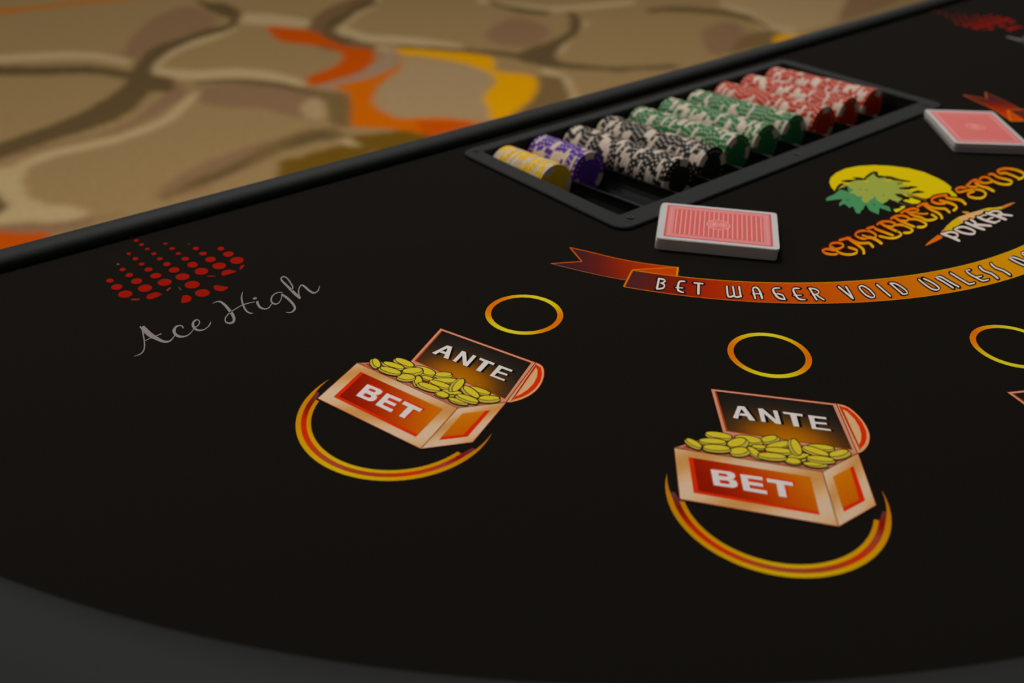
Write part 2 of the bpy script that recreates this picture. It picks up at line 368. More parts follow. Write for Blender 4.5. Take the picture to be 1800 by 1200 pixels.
  ['E',1,[134,15,3],[164.78,604.32,2.15,-1.02,-0.92,-2.77]],
  ['E',1,[134,15,3],[165.1,593.02,3.17,-1.51,-1.31,-3.87]],
  ['E',1,[134,15,3],[165.72,580.27,4.05,-1.95,-1.62,-4.72]],
  ['E',1,[134,15,3],[216.08,633.52,1.32,-0.6,-0.55,-1.44]],
  ['E',1,[134,15,3],[216.55,623.27,1.71,-0.78,-0.78,-2.01]],
  ['E',1,[134,15,3],[216.74,613.15,1.7,-0.78,-0.7,-1.77]],
  ['E',1,[134,15,3],[217.19,602.88,2.32,-1.32,-1.11,-2.67]],
  ['E',1,[134,15,3],[217.32,591.43,3.06,-1.75,-1.65,-3.91]],
  ['E',1,[134,15,3],[217.99,578.81,3.97,-2.28,-2.03,-4.7]],
  ['E',1,[134,15,3],[204.74,579.5,4.03,-2.32,-1.85,-4.48]],
  ['E',1,[134,15,3],[205.01,565.14,4.23,-2.45,-2.05,-4.85]],
  ['E',1,[134,15,3],[205.36,550.54,4.06,-2.37,-2.05,-4.78]],
  ['E',1,[134,15,3],[229.74,613.04,1.78,-1.0,-1.05,-2.47]],
  ['E',1,[134,15,3],[230.24,602.53,2.28,-1.29,-1.09,-2.51]],
  ['E',1,[134,15,3],[230.38,591.1,3.18,-1.81,-1.65,-3.76]],
  ['E',1,[134,15,3],[230.84,578.53,3.95,-2.26,-2.05,-4.57]],
  ['E',1,[134,15,3],[243.37,601.92,1.99,-1.12,-1.23,-2.72]],
  ['E',1,[134,15,3],[243.65,590.81,3.15,-1.78,-1.74,-3.8]],
  ['E',1,[134,15,3],[243.98,578.35,4.09,-2.33,-2.24,-4.8]],
  ['E',1,[80,60,50],[177.88,623.88,0.85,-0.68,-0.52,-1.33]],
  ['E',1,[60,40,35],[228.8,622.46,1.11,-0.88,-0.36,-0.79]],
  ['E',1,[110,22,10],[219.98,568.28,2.43,-1.94,-0.41,-0.87]],
  ['E',1,[120,30,15],[168.02,569.53,2.47,-1.7,-0.46,-1.18]],
  ['E',1,[110,45,35],[190.44,569.08,2.27,1.42,-0.12,-1.17]],
  ['E',1,[70,45,35],[196.42,565.1,-0.27,-3.12,-0.6,-0.4]],
  ['F',1,[134,15,3],[174.45,566.92,177.02,570.43,181.95,570.42,184.09,566.45,183.47,564.7,178.1,563.44,175.25,564.06],3],
  ['F',1,[134,15,3],[227.14,567.61,230.08,570.13,234.25,568.64,236.01,564.79,235.53,563.34,226.88,563.61,226.43,565.16],3],
  ['F',1,[134,15,3],[239.84,566.02,242.56,569.42,245.02,569.34,243.94,567.71,240.11,564.58],3],
  ['F',1,[134,15,3],[215.32,554.57,217.17,554.49,219.08,551.57,221.88,547.6,220.69,545.67,216.74,544.84,214.23,547.42,213.7,550.7],3],
  ['F',1,[134,15,3],[189.35,547.28,193.12,554.18,195.89,554.75,197.3,550.83,196.5,547.58,193.87,545.29,190.49,545.81],3],
 ],
 'script': [
  ['T',1,[122,112,108],[156.54,534.51,157.67,535.18,156.34,531.13,157.39,531.23,154.61,525.18,155.36,524.94,152.54,518.6,153.18,518.28,150.18,512.47,150.73,511.93,147.93,508.19,148.2,507.18,145.22,505.75,145.1,504.76,141.4,505.43,141.29,504.93],5],
  ['T',1,[122,112,108],[157.2,532.75,159.47,534.12,156.26,526.46,159.66,529.03,156.71,519.96,159.82,523.22,158.17,515.05,160.53,518.01,159.88,510.11,161.51,512.5,161.87,507.4,162.82,509.6,164.54,507.27,164.81,508.93,167.38,509.59,167.32,510.59,170.11,512.56,170.01,513.3],5],
  ['T',1,[122,112,108],[152.75,517.1,152.88,517.87,156.86,518.0,157.04,518.92,160.17,518.25,160.38,519.17,163.44,518.47,163.68,519.53],5],
  ['T',1,[122,112,108],[177.5,517.24,176.6,516.94,177.93,520.21,177.08,519.27,176.62,522.08,176.11,520.62,173.96,521.91,173.92,519.85,170.76,518.49,172.14,516.99,169.34,512.98,171.32,514.12,170.13,508.66,171.55,510.91,173.08,506.49,173.68,508.15,176.43,507.18,176.57,508.31,179.83,509.76,179.79,510.55,182.11,512.32,182.01,512.93],5],
  ['T',1,[122,112,108],[182.84,512.79,182.97,513.69,185.43,513.72,185.42,514.77,188.32,517.23,187.71,517.55,188.45,521.44,187.77,520.24,185.88,521.36,185.83,519.53,182.95,517.97,184.15,517.0,181.43,512.2,183.26,513.46,182.72,507.84,183.72,509.56,185.78,506.77,186.12,507.95,189.14,508.14,189.21,509.12,191.83,510.37,191.68,511.41,193.68,513.12,193.53,513.56],5],
  ['T',1,[122,112,108],[204.56,533.51,204.71,534.03,207.65,533.43,208.12,534.63,208.76,531.4,210.09,533.05,208.75,526.15,210.65,527.58,207.9,518.95,210.07,520.16,207.07,513.21,209.24,513.92,205.89,508.53,207.44,507.87,204.41,505.83,204.39,503.41,202.17,505.34,201.26,503.5,201.2,507.87,200.2,507.3,202.63,511.16,202.24,512.03,205.55,514.05,205.56,515.07,208.94,516.18,209.1,517.3,213.11,517.9,213.32,518.9,218.21,519.42,218.5,520.44,222.88,519.06,223.26,520.08,226.17,518.35,226.45,519.03],5],
  ['T',1,[122,112,108],[226.2,535.23,226.4,534.86,222.69,530.37,223.32,529.68,220.15,525.06,221.18,524.82,217.6,517.66,218.85,517.86,216.32,511.08,217.59,511.9,217.01,507.18,217.9,508.33,218.53,506.12,218.87,506.73],5],
  ['E',1,[122,112,108],[228.65,522.7,1.35,-0.18,-0.48,-1.3]],
  ['T',1,[122,112,108],[227.12,518.11,228.71,517.84,225.67,514.24,227.48,514.71,225.08,509.17,226.71,510.66,226.69,505.91,227.56,507.45,229.72,505.64,229.93,506.76,233.15,508.74,233.19,509.63,234.18,509.01,234.41,509.84],5],
  ['T',1,[122,112,108],[246.48,518.77,246.11,518.11,244.19,520.81,243.78,519.77,240.18,519.88,240.05,518.62,236.35,516.08,236.92,515.14,234.17,511.0,235.45,511.6,234.83,507.29,235.76,508.81,237.59,507.29,237.78,508.41,241.19,510.52,241.02,511.22,244.47,514.98,244.15,515.64],5],
  ['T',1,[122,112,108],[244.02,515.4,245.5,516.85,244.26,511.5,246.09,513.04,243.99,504.86,245.9,506.1,243.13,499.07,244.91,499.61,241.97,495.68,242.71,494.39,239.34,493.32,239.02,491.75,237.15,493.39,236.67,492.45,235.98,494.76,235.6,494.19],5],
  ['T',1,[122,112,108],[252.75,506.05,250.68,504.5,253.16,512.41,250.73,510.7,253.69,518.91,251.48,517.46,254.22,526.63,252.46,525.45,254.69,533.19,253.32,532.58,255.65,535.98,255.43,537.28,257.55,536.54,258.38,537.87,257.86,532.82,258.82,533.47,256.25,525.51,257.37,525.92,254.92,520.95,255.77,520.63,252.47,517.24,252.83,516.62],5],
  ['T',1,[122,112,108],[252.4,505.6,251.49,505.76,254.53,510.75,253.83,511.15,257.78,516.12,257.48,516.98,260.75,518.49,261.3,520.08,260.91,516.15,262.58,517.62,260.5,509.2,262.28,510.67,261.23,504.49,262.5,506.28,264.21,504.51,264.51,505.83,267.44,507.14,267.27,507.99,270.02,510.74,269.78,511.2],5],
 ],
 'palm': [
  ['F',1,[188,162,0],[678.79,387.1,683.78,393.81,691.05,400.6,700.68,405.8,713.72,409.13,727.33,409.45,741.3,406.06,754.16,398.71,763.83,389.31,772.14,376.1,774.55,362.62,771.43,347.45,768.97,340.92,765.04,334.16,762.0,330.57,757.26,329.12,752.58,321.83,749.06,318.83,745.75,317.86,746.04,321.22,748.44,328.0,742.36,330.61,733.49,331.11,725.24,331.91,716.95,343.36,712.21,351.89,699.92,361.58,694.38,375.63,690.84,388.25]],
  ['F',1,[190,175,5],[705.89,341.84,716.28,340.71,717.06,332.24,710.91,330.88,706.33,333.73]],
  ['F',1,[190,175,5],[685.01,337.6,696.03,336.49,698.58,335.24,692.15,331.95,681.23,333.09]],
  ['T',2,[22,20,12],[679.18,386.65,679.92,387.98,688.61,388.85,691.19,392.46,692.7,389.61,698.13,393.0,691.12,385.1,696.39,386.83,688.91,380.75,690.56,381.08],3],
  ['T',2,[22,20,12],[701.14,394.52,703.24,395.92,703.78,390.09,709.05,393.73,713.18,387.77,715.0,389.06],3],
  ['T',2,[22,20,12],[714.59,392.49,716.84,393.76,714.47,387.63,720.18,390.96,719.8,384.27,721.77,385.44],3],
  ['T',2,[22,20,12],[720.05,385.89,721.37,387.36,727.9,386.23,731.6,390.08,736.29,387.02,741.17,390.93,737.48,386.09,743.04,387.69,733.98,382.82,735.03,382.53],3],
  ['T',2,[22,20,12],[734.89,386.19,737.23,387.17,731.6,379.36,737.54,382.45,736.4,373.8,742.23,377.11,737.65,371.22,743.63,374.16,737.83,365.9,743.73,368.99,745.34,359.09,747.37,360.19],3],
  ['T',2,[22,20,12],[734.6,374.21,736.55,375.68,737.63,373.71,739.37,375.01],1],
  ['T',2,[22,20,12],[731.59,363.0,733.66,364.38,736.7,360.83,738.55,362.05],1],
  ['T',2,[22,20,12],[724.46,357.0,726.59,358.29,729.11,351.05,734.44,354.41,733.06,350.43,738.25,353.88,739.06,348.97,740.95,350.12],3],
  ['T',2,[22,20,12],[724.32,344.17,726.11,345.53,728.85,342.33,734.08,345.64,733.79,339.71,735.73,340.77],3],
  ['T',2,[22,20,12],[711.61,353.36,713.8,354.46,711.54,347.33,717.16,349.89,712.54,340.92,714.48,341.72],3],
  ['T',2,[22,20,12],[689.31,348.09,691.28,349.32,691.17,344.51,695.87,347.82,698.59,343.33,703.17,346.7,703.99,342.88,705.68,344.03],3],
  ['T',2,[22,20,12],[686.09,344.64,688.16,345.47,683.38,338.48,688.58,341.26,691.23,335.25,692.95,336.32],3],
  ['T',2,[22,20,12],[709.82,346.03,711.99,347.05,710.84,339.86,712.76,340.76],1],
  ['T',3,[120,72,25],[718.82,344.68,722.02,346.17,719.92,337.46,723.11,338.89,720.2,330.96,723.38,332.33],1],
  ['T',3,[60,50,45],[697.86,341.06,700.43,342.37,699.66,336.57,702.24,337.84,701.79,329.54,704.36,330.77],1],
  ['F',3,[64,122,76],[658.97,381.99,664.14,383.74,673.08,383.54,682.58,385.74,685.92,385.88,686.14,382.12,686.37,378.7,690.04,382.31,695.72,386.06,698.73,382.04,706.76,365.87,703.16,352.65,697.55,349.21,685.95,348.28,686.4,341.8,679.13,335.95,678.62,345.68,666.93,339.22,667.57,346.88,669.54,349.83,675.41,355.84,671.0,354.73,666.38,352.33,662.9,352.08,657.64,349.53,655.55,350.44,656.24,352.86,664.24,360.08,663.04,361.02,659.23,360.24,661.96,364.93,663.0,367.94,660.22,367.83,656.01,367.34,660.53,370.66,669.14,373.19,669.19,374.4,663.68,377.19,656.85,379.77]],
  ['F',4,[134,142,56],[691.35,389.5,696.24,390.64,701.35,387.96,706.92,389.81,714.09,388.41,716.88,385.37,716.42,380.14,723.83,385.89,737.48,388.19,731.6,382.36,731.69,379.71,738.7,376.27,729.63,373.65,738.46,368.4,741.04,363.49,732.39,363.54,736.39,356.05,734.76,354.5,726.08,358.85,725.3,352.9,729.39,345.61,721.0,345.76,713.12,353.58,710.33,350.18,709.28,343.87,699.63,342.57,700.34,350.92,695.62,349.16,687.85,348.32,689.86,355.27,696.92,361.55,690.75,359.28,684.46,358.75,680.05,356.8,677.98,359.21,680.63,363.34,688.48,367.4,685.72,367.67,684.61,370.46,687.42,374.65,684.14,377.23,694.4,379.2,693.65,381.1,696.29,386.44]],
  ['E',5,[105,112,40],[701.3,371.81,0.74,-0.59,-1.6,-1.02]],
  ['E',5,[105,112,40],[702.72,356.97,0.74,-0.58,-1.59,-0.98]],
  ['E',5,[105,112,40],[698.31,375.8,0.74,-0.59,-1.6,-1.03]],
  ['E',5,[45,85,50],[680.82,351.87,0.88,-0.7,-1.51,-0.95]],
  ['E',5,[45,95,60],[671.83,370.29,1.37,-1.08,-1.29,-0.86]],
 ],
 'title': [
  ['T',5,[46,12,9],[585.74,323.47,578.14,318.18,582.8,325.44,574.8,320.54,581.65,328.73,573.32,325.02,579.22,327.79,579.27,332.27,580.08,327.08,587.69,332.58,581.43,323.81,589.74,328.51],2],
  ['T',5,[46,12,9],[589.37,327.19,582.68,326.69,590.96,329.38,586.99,331.41,591.18,329.65,596.06,335.53,594.26,328.65,602.17,333.98,595.64,325.81,604.17,329.38,597.64,327.24,597.01,322.61,595.36,327.24,589.01,321.5,592.11,328.91,584.8,323.46],2],
  ['T',5,[46,12,9],[585.44,327.63,593.58,330.01,582.93,322.35,591.24,325.27,581.86,316.23,590.23,320.48,585.62,311.34,593.2,316.61,593.01,309.82,597.63,315.51,603.56,316.27,595.35,313.96,603.37,322.33,594.73,318.28],2],
  ['T',5,[46,12,9],[600.56,328.81,607.83,335.03,605.46,327.82,613.04,333.99,608.11,326.83,616.06,332.89],2],
  ['T',5,[46,12,9],[606.8,328.81,616.03,331.95,604.39,322.38,613.56,325.5,602.56,317.01,611.53,319.75,600.22,312.29,607.79,312.98,596.0,309.22,601.02,307.59],2],
  ['T',5,[46,12,9],[607.13,328.3,616.37,331.94,606.0,323.02,615.24,327.01,606.53,318.06,615.59,322.95,609.63,314.9,618.3,320.32,611.98,313.52,621.25,317.47,609.43,309.84,617.87,311.72],2],
  ['T',5,[46,12,9],[619.79,323.11,628.54,327.11,621.4,321.66,627.2,321.02,624.22,324.18,616.17,319.02,622.94,327.72,614.28,324.03,622.97,329.06,618.94,331.09,623.75,328.68,629.75,334.61,627.76,327.37,636.0,332.76,630.19,323.9,639.12,328.09,629.15,320.01,636.73,321.12,631.14,321.02,625.52,315.29,628.01,322.97,620.26,317.59],2],
  ['T',5,[46,12,9],[620.65,318.08,630.67,322.49,620.66,313.59,630.59,317.38,618.84,308.94,628.49,312.02],2],
  ['T',5,[46,12,9],[633.53,327.0,641.09,333.25,638.8,326.28,647.96,331.88,636.86,324.14,646.45,327.95,636.81,317.14,646.39,321.36,637.22,310.7,646.74,314.89],2],
  ['T',5,[46,12,9],[646.84,326.7,652.73,332.7,652.77,327.1,660.5,333.0,657.0,324.28,666.21,329.22,657.59,321.37,665.21,322.14,659.33,322.97,651.66,317.24,656.35,326.75,647.51,321.64],2],
  ['T',5,[46,12,9],[648.91,327.46,658.44,330.89,646.95,321.28,656.49,324.91,646.16,314.87,655.68,318.78,646.03,309.99,655.52,313.95],2],
  ['T',5,[46,12,9],[655.27,317.6,664.6,323.18,659.33,314.26,669.16,319.19,659.11,309.19,668.87,312.49,659.24,308.32,662.73,305.55,660.14,309.3,652.53,303.33,657.59,310.99,648.77,305.43],2],
  ['T',5,[46,12,9],[664.3,325.64,670.43,331.7,670.38,326.04,678.4,332.0,674.68,323.18,684.2,328.18,675.23,320.25,683.06,321.01,677.04,321.86,669.09,316.07,674.05,325.69,664.9,320.53],2],
  ['T',5,[46,12,9],[666.42,326.41,676.26,329.87,664.32,320.16,674.16,323.83,663.41,313.68,673.24,317.62,663.2,308.74,672.99,312.74],2],
  ['T',5,[46,12,9],[672.8,316.43,682.45,322.07,676.9,313.05,687.07,318.02,676.61,307.92,686.67,311.25,676.73,307.04,680.26,304.25,677.66,308.03,669.77,302.01,675.07,309.75,665.95,304.13],2],
  ['T',5,[46,12,9],[646.08,310.78,654.56,312.61,648.28,310.71,647.99,306.28,644.22,310.59,637.1,304.92,639.75,313.17,631.14,308.22,637.42,318.6,628.54,313.98],2],
  ['T',5,[46,12,9],[679.7,326.27,686.37,332.67,687.04,326.63,695.11,333.03,693.24,324.71,703.11,330.51,694.87,323.97,702.23,323.81,697.0,326.16,688.75,319.89,694.89,328.14,685.19,322.41],2],
  ['T',5,[46,12,9],[683.99,326.95,694.28,330.38,681.08,319.52,691.48,323.65,682.18,313.3,692.57,317.6,681.03,307.44,691.2,312.41,686.88,304.14,695.63,310.16,698.61,306.04,693.83,308.16,703.72,313.27,693.54,310.34],2],
  ['T',5,[46,12,9],[687.96,317.85,696.47,322.55,690.38,315.27,698.74,320.1,693.45,313.51,701.6,318.49],2],
  ['T',5,[46,12,9],[700.49,324.42,707.81,330.9,707.63,324.5,716.22,330.94,709.58,323.81,720.37,328.21,707.76,323.08,715.49,323.12],2],
  ['T',5,[46,12,9],[705.88,324.72,716.38,327.81,701.76,316.78,712.36,320.3,700.73,310.83,711.31,314.41,698.94,307.14,708.2,308.64,695.04,304.16,702.15,303.67],2],
  ['T',5,[46,12,9],[706.93,321.82,717.65,326.14,706.54,316.44,717.18,321.24,709.11,312.19,719.48,317.54,712.02,309.57,722.74,313.92,709.31,305.41,719.37,308.0],2],
  ['T',5,[46,12,9],[730.63,320.59,720.32,314.84,727.24,323.13,716.47,318.02,727.2,326.73,717.46,324.79,725.74,325.55,731.06,331.91,730.71,324.96,740.1,331.45,737.33,322.46,747.35,328.78],2],
  ['T',5,[46,12,9],[737.29,324.54,747.02,325.48,732.44,319.15,744.54,323.84,735.17,313.75,747.12,319.4,737.01,310.05,749.08,314.43,733.69,305.52,744.84,308.11],2],
  ['T',5,[46,12,9],[723.85,318.94,735.3,323.99,724.73,314.17,736.18,318.96,724.71,309.38,735.88,312.89,725.23,308.94,727.89,305.42,722.09,308.9,717.3,302.77],2],
  ['T',5,[46,12,9],[775.17,326.86,763.73,320.72,771.71,329.38,761.47,322.7,760.11,328.22,760.89,323.74,750.97,319.06,762.6,324.54,758.42,316.34,768.8,322.83,766.27,313.97,777.54,320.11,769.33,309.6,781.4,314.23,768.24,306.93,774.76,305.51,766.77,307.04,758.74,300.57,762.6,308.85,751.42,303.21,760.95,313.38,749.36,309.32,757.56,312.19,760.9,318.05,763.26,311.47,772.06,318.14],2],
  ['T',5,[46,12,9],[771.15,320.89,777.08,327.37,783.77,323.11,791.79,329.91,786.49,323.04,798.71,327.39,784.87,322.03,787.61,318.51,783.24,321.61,773.61,315.04,780.69,324.79,769.23,318.95],2],
  ['T',5,[46,12,9],[779.48,320.3,792.28,324.16,776.44,314.04,789.45,318.75,777.43,309.14,790.45,314.0,775.67,303.76,788.45,307.92],2],
  ['T',5,[46,12,9],[804.29,318.18,794.01,312.01,798.03,319.91,786.93,314.18,796.83,322.75,785.72,319.79,795.08,321.73,799.74,327.77,798.73,321.35,810.13,327.24,798.58,317.75,810.03,320.92,795.4,315.87,803.29,315.58],2],
  ['T',5,[46,12,9],[808.03,321.25,820.15,327.45,809.84,320.35,822.57,325.03,806.7,314.47,819.29,318.97,807.8,308.39,820.39,313.25,808.13,304.27,819.27,306.29,811.72,306.35,802.43,299.84,808.04,308.7,796.1,303.1,806.48,313.21,794.17,308.52,808.25,318.08,795.99,314.05],2],
  ['T',5,[46,12,9],[832.94,320.19,820.36,313.93,829.41,322.68,816.28,317.42,825.07,321.01,826.51,326.45,827.51,320.17,839.04,327.12,831.94,317.7,845.08,323.82,834.33,311.84,847.81,316.93,832.93,306.27,844.9,308.54,833.17,306.4,828.91,300.33,828.05,306.97,818.5,300.23],2],
  ['T',5,[46,12,9],[820.99,315.05,833.64,319.73,820.58,309.56,833.14,313.95,819.12,304.14,831.54,308.23],2],
  ['T',6.2,[44,10,6],[584.37,322.52,579.48,319.12,581.36,324.55,576.22,321.41,580.15,328.06,574.79,325.68,579.23,328.58,579.26,331.47,581.42,328.05,586.32,331.59,582.9,324.64,588.24,327.66],3],
  ['T',6.2,[44,10,6],[588.16,327.1,583.89,326.78,590.24,329.75,587.7,331.04,592.06,330.71,595.17,334.46,595.68,329.61,600.72,333.0,597.17,326.45,602.61,328.73,597.53,326.4,597.13,323.44,594.2,326.19,590.16,322.53,590.78,327.92,586.12,324.44],3],
  ['T',6.2,[44,10,6],[586.88,328.05,592.12,329.58,584.4,322.87,589.74,324.74,583.34,316.98,588.72,319.71,586.96,312.27,591.84,315.66,593.83,310.83,596.8,314.49,602.08,315.85,596.8,314.37,601.82,321.6,596.26,319.0],3],
  ['T',7,['R',595.7,306.6,0.41,25.72,[196,165,8],[200,84,0]],[583.53,321.93,580.32,319.7,580.48,324.01,577.09,321.94,579.23,327.65,575.7,326.08,579.23,329.08,579.26,330.97,582.26,328.65,585.48,330.98,583.81,325.16,587.32,327.14],3],
  ['T',7,['R',595.7,306.6,0.41,25.72,[196,165,8],[200,84,0]],[587.4,327.04,584.64,326.84,589.79,329.98,588.15,330.81,592.6,331.37,594.62,333.79,596.56,330.2,599.83,332.4,598.13,326.85,601.65,328.32,597.46,325.87,597.2,323.96,593.48,325.54,590.86,323.18,589.95,327.3,586.93,325.05],3],
  ['T',7,['R',595.7,306.6,0.41,25.72,[196,165,8],[200,84,0]],[587.77,328.31,591.22,329.32,585.31,323.19,588.82,324.42,584.26,317.44,587.8,319.24,587.79,312.84,591.0,315.08,594.33,311.46,596.29,313.86,601.18,315.6,597.7,314.62,600.86,321.16,597.2,319.44],3],
  ['T',7.2,[44,10,6],[601.8,329.88,606.56,333.95,606.76,328.88,611.71,332.92,609.47,327.87,614.67,331.83],3],
  ['T',7.2,[44,10,6],[608.36,329.34,614.45,331.41,605.94,322.91,611.98,324.96,604.08,317.47,609.99,319.28,601.51,312.4,606.5,312.86,596.85,308.94,600.16,307.86],3],
  ['T',7.2,[44,10,6],[608.72,328.92,614.76,331.3,607.59,323.71,613.63,326.32,608.09,318.9,614.01,322.1,611.12,315.83,616.78,319.37,613.57,314.2,619.63,316.78,610.88,310.16,616.4,311.39],3],
  ['T',8,['R',595.7,306.6,0.41,25.72,[196,165,8],[200,84,0]],[602.57,330.53,605.78,333.28,607.56,329.53,610.91,332.26,610.31,328.5,613.82,331.19],3],
  ['T',8,['R',595.7,306.6,0.41,25.72,[196,165,8],[200,84,0]],[609.31,329.67,613.48,331.09,606.89,323.23,611.02,324.64,605.01,317.76,609.06,318.99,602.29,312.48,605.71,312.79,597.37,308.77,599.64,308.03],3],
  ['T',8,['R',595.7,306.6,0.41,25.72,[196,165,8],[200,84,0]],[609.69,329.31,613.77,330.91,608.56,324.13,612.64,325.89,609.04,319.41,613.04,321.58,612.03,316.4,615.86,318.79,614.55,314.61,618.65,316.36,611.77,310.36,615.5,311.19],3],
  ['T',8.2,[44,10,6],[621.39,323.84,626.92,326.36,622.46,321.54,626.12,321.14,622.73,323.22,617.64,319.97,621.33,327.04,615.86,324.7,622.23,329.43,619.68,330.71,624.85,329.76,628.64,333.51,629.26,328.35,634.46,331.76,631.82,324.66,637.46,327.31,630.54,320.22,635.33,320.91,630.1,319.96,626.54,316.33,626.57,321.97,621.68,318.57],3],
  ['T',8.2,[44,10,6],[622.29,318.81,628.99,321.75,622.29,314.22,628.93,316.75,620.43,309.44,626.88,311.5],3],
  ['T',9,['R',595.7,306.6,0.41,25.72,[196,165,8],[200,84,0]],[622.38,324.3,625.91,325.9,623.12,321.47,625.46,321.21,621.8,322.63,618.56,320.55,620.34,326.61,616.85,325.12,621.76,329.66,620.14,330.48,625.53,330.44,627.95,332.83,630.2,328.97,633.52,331.14,632.84,325.14,636.44,326.83,631.4,320.34,634.46,320.78,629.45,319.3,627.19,316.99,625.68,321.35,622.56,319.19],3],
  ['T',9,['R',595.7,306.6,0.41,25.72,[196,165,8],[200,84,0]],[623.29,319.24,627.99,321.31,623.28,314.59,627.93,316.37,621.39,309.75,625.91,311.19],3],
  ['T',9.2,[44,10,6],[634.85,328.09,639.75,332.14,640.4,327.26,646.33,330.89,638.53,324.8,644.75,327.28,638.48,317.88,644.69,320.61,638.87,311.43,645.05,314.15],3],
  ['T',10,['R',595.7,306.6,0.41,25.72,[196,165,8],[200,84,0]],[635.66,328.76,638.93,331.46,641.38,327.86,645.34,330.28,639.56,325.21,643.71,326.86,639.51,318.33,643.65,320.15,639.89,311.88,644.02,313.7],3],
  ['T',10.2,[44,10,6],[647.92,327.8,651.64,331.58,654.18,328.17,659.06,331.9,658.68,325.18,664.5,328.3,658.98,321.51,663.8,322.0,657.9,321.91,653.06,318.28,654.71,325.8,649.12,322.58],3],
  ['T',10.2,[44,10,6],[650.59,328.07,656.73,330.27,648.64,321.92,654.77,324.26,647.84,315.56,653.97,318.07,647.71,310.69,653.81,313.23],3],
  ['T',10.2,[44,10,6],[656.9,318.57,662.95,322.19,661.04,315.12,667.42,318.31,660.81,309.76,667.14,311.9,659.86,307.83,662.11,306.04,658.79,308.24,653.86,304.37,656.02,310.0,650.31,306.4],3],
  ['T',11,['R',595.7,306.6,0.41,25.72,[196,165,8],[200,84,0]],[648.59,328.48,650.96,330.89,655.06,328.85,658.17,331.22,659.73,325.74,663.44,327.73,659.85,321.6,662.92,321.91,657.02,321.24,653.94,318.94,653.69,325.21,650.13,323.16],3],
  ['T',11,['R',595.7,306.6,0.41,25.72,[196,165,8],[200,84,0]],[651.64,328.44,655.67,329.89,649.68,322.32,653.72,323.86,648.88,315.99,652.91,317.64,648.74,311.12,652.76,312.8],3],
  ['T',11,['R',595.7,306.6,0.41,25.72,[196,165,8],[200,84,0]],[657.9,319.17,661.93,321.59,662.09,315.64,666.35,317.78,661.86,310.12,666.09,311.54,660.23,307.53,661.74,306.34,657.97,307.59,654.67,305.01,655.07,309.4,651.25,306.99],3],
  ['T',11.2,[44,10,6],[665.42,326.75,669.29,330.57,671.84,327.12,676.91,330.89,676.42,324.09,682.43,327.25,676.67,320.39,681.61,320.87,675.56,320.78,670.54,317.12,672.35,324.73,666.57,321.47],3],
  ['T',11.2,[44,10,6],[668.16,327.02,674.49,329.24,666.06,320.8,672.39,323.16,665.15,314.38,671.47,316.91,664.94,309.45,671.23,312.02],3],
  ['T',11.2,[44,10,6],[674.48,317.41,680.74,321.07,678.67,313.91,685.26,317.14,678.36,308.5,684.89,310.66,677.35,306.55,679.64,304.74,676.26,306.97,671.15,303.06,673.45,308.75,667.53,305.11],3],
  ['T',12,['R',595.7,306.6,0.41,25.72,[196,165,8],[200,84,0]],[666.12,327.44,668.58,329.88,672.75,327.8,675.98,330.2,677.5,324.66,681.33,326.67,677.56,320.47,680.71,320.78,674.65,320.11,671.45,317.78,671.29,324.13,667.61,322.06],3],
  ['T',12,['R',595.7,306.6,0.41,25.72,[196,165,8],[200,84,0]],[669.24,327.4,673.4,328.86,667.14,321.21,671.3,322.76,666.22,314.81,670.38,316.48,666.01,309.89,670.15,311.58],3],
  ['T',12,['R',595.7,306.6,0.41,25.72,[196,165,8],[200,84,0]],[675.52,318.02,679.69,320.46,679.76,314.45,684.16,316.6,679.44,308.86,683.8,310.3,677.73,306.25,679.26,305.04,675.41,306.31,671.99,303.71,672.46,308.14,668.51,305.71],3],
  ['T',12.2,[44,10,6],[647.61,311.11,653.02,312.27,648.23,309.91,648.04,307.08,642.92,309.56,638.38,305.94,638.18,312.27,632.68,309.11,635.8,317.75,630.13,314.81],3],
  ['T',13,['R',595.7,306.6,0.41,25.72,[196,165,8],[200,84,0]],[648.55,311.31,652.06,312.07,648.19,309.41,648.07,307.58,642.12,308.92,639.18,306.57,637.2,311.71,633.65,309.66,634.79,317.23,631.12,315.32],3],
  ['T',13.2,[44,10,6],[680.88,327.4,685.17,331.51,688.46,327.76,693.66,331.88,694.99,325.73,701.33,329.46,696.18,323.94,700.92,323.84,695.51,325.04,690.2,321.0,693.14,327.1,686.91,323.42],3],
  ['T',13.2,[44,10,6],[685.78,327.55,692.46,329.77,682.89,320.24,689.64,322.92,683.99,314.04,690.73,316.84,682.8,308.31,689.39,311.53,688.4,305.19,694.08,309.09,697.77,306.41,694.67,307.79,701.92,312.75,695.31,310.85],3],
  ['T',13.2,[44,10,6],[689.66,318.79,694.75,321.6,692.05,316.23,697.05,319.12,695.07,314.5,699.95,317.48],3],
  ['T',14,['R',595.7,306.6,0.41,25.72,[196,165,8],[200,84,0]],[681.61,328.1,684.43,330.81,689.35,328.46,692.77,331.17,696.07,326.37,700.24,328.82,696.99,323.92,700.1,323.86,694.6,324.34,691.11,321.69,692.07,326.47,687.96,324.05],3],
  ['T',14,['R',595.7,306.6,0.41,25.72,[196,165,8],[200,84,0]],[686.88,327.91,691.34,329.4,684.0,320.68,688.51,322.47,685.1,314.51,689.6,316.37,683.89,308.84,688.29,310.99,689.34,305.83,693.13,308.44,697.25,306.64,695.19,307.56,700.81,312.43,696.41,311.16],3],
  ['T',14,['R',595.7,306.6,0.41,25.72,[196,165,8],[200,84,0]],[690.74,319.39,693.65,321.0,693.11,316.84,695.97,318.5,696.11,315.14,698.9,316.84],3],
  ['T',14.2,[44,10,6],[701.79,325.56,706.49,329.73,709.15,325.64,714.67,329.78,711.48,324.58,718.43,327.42,709.13,323.09,714.1,323.11],3],
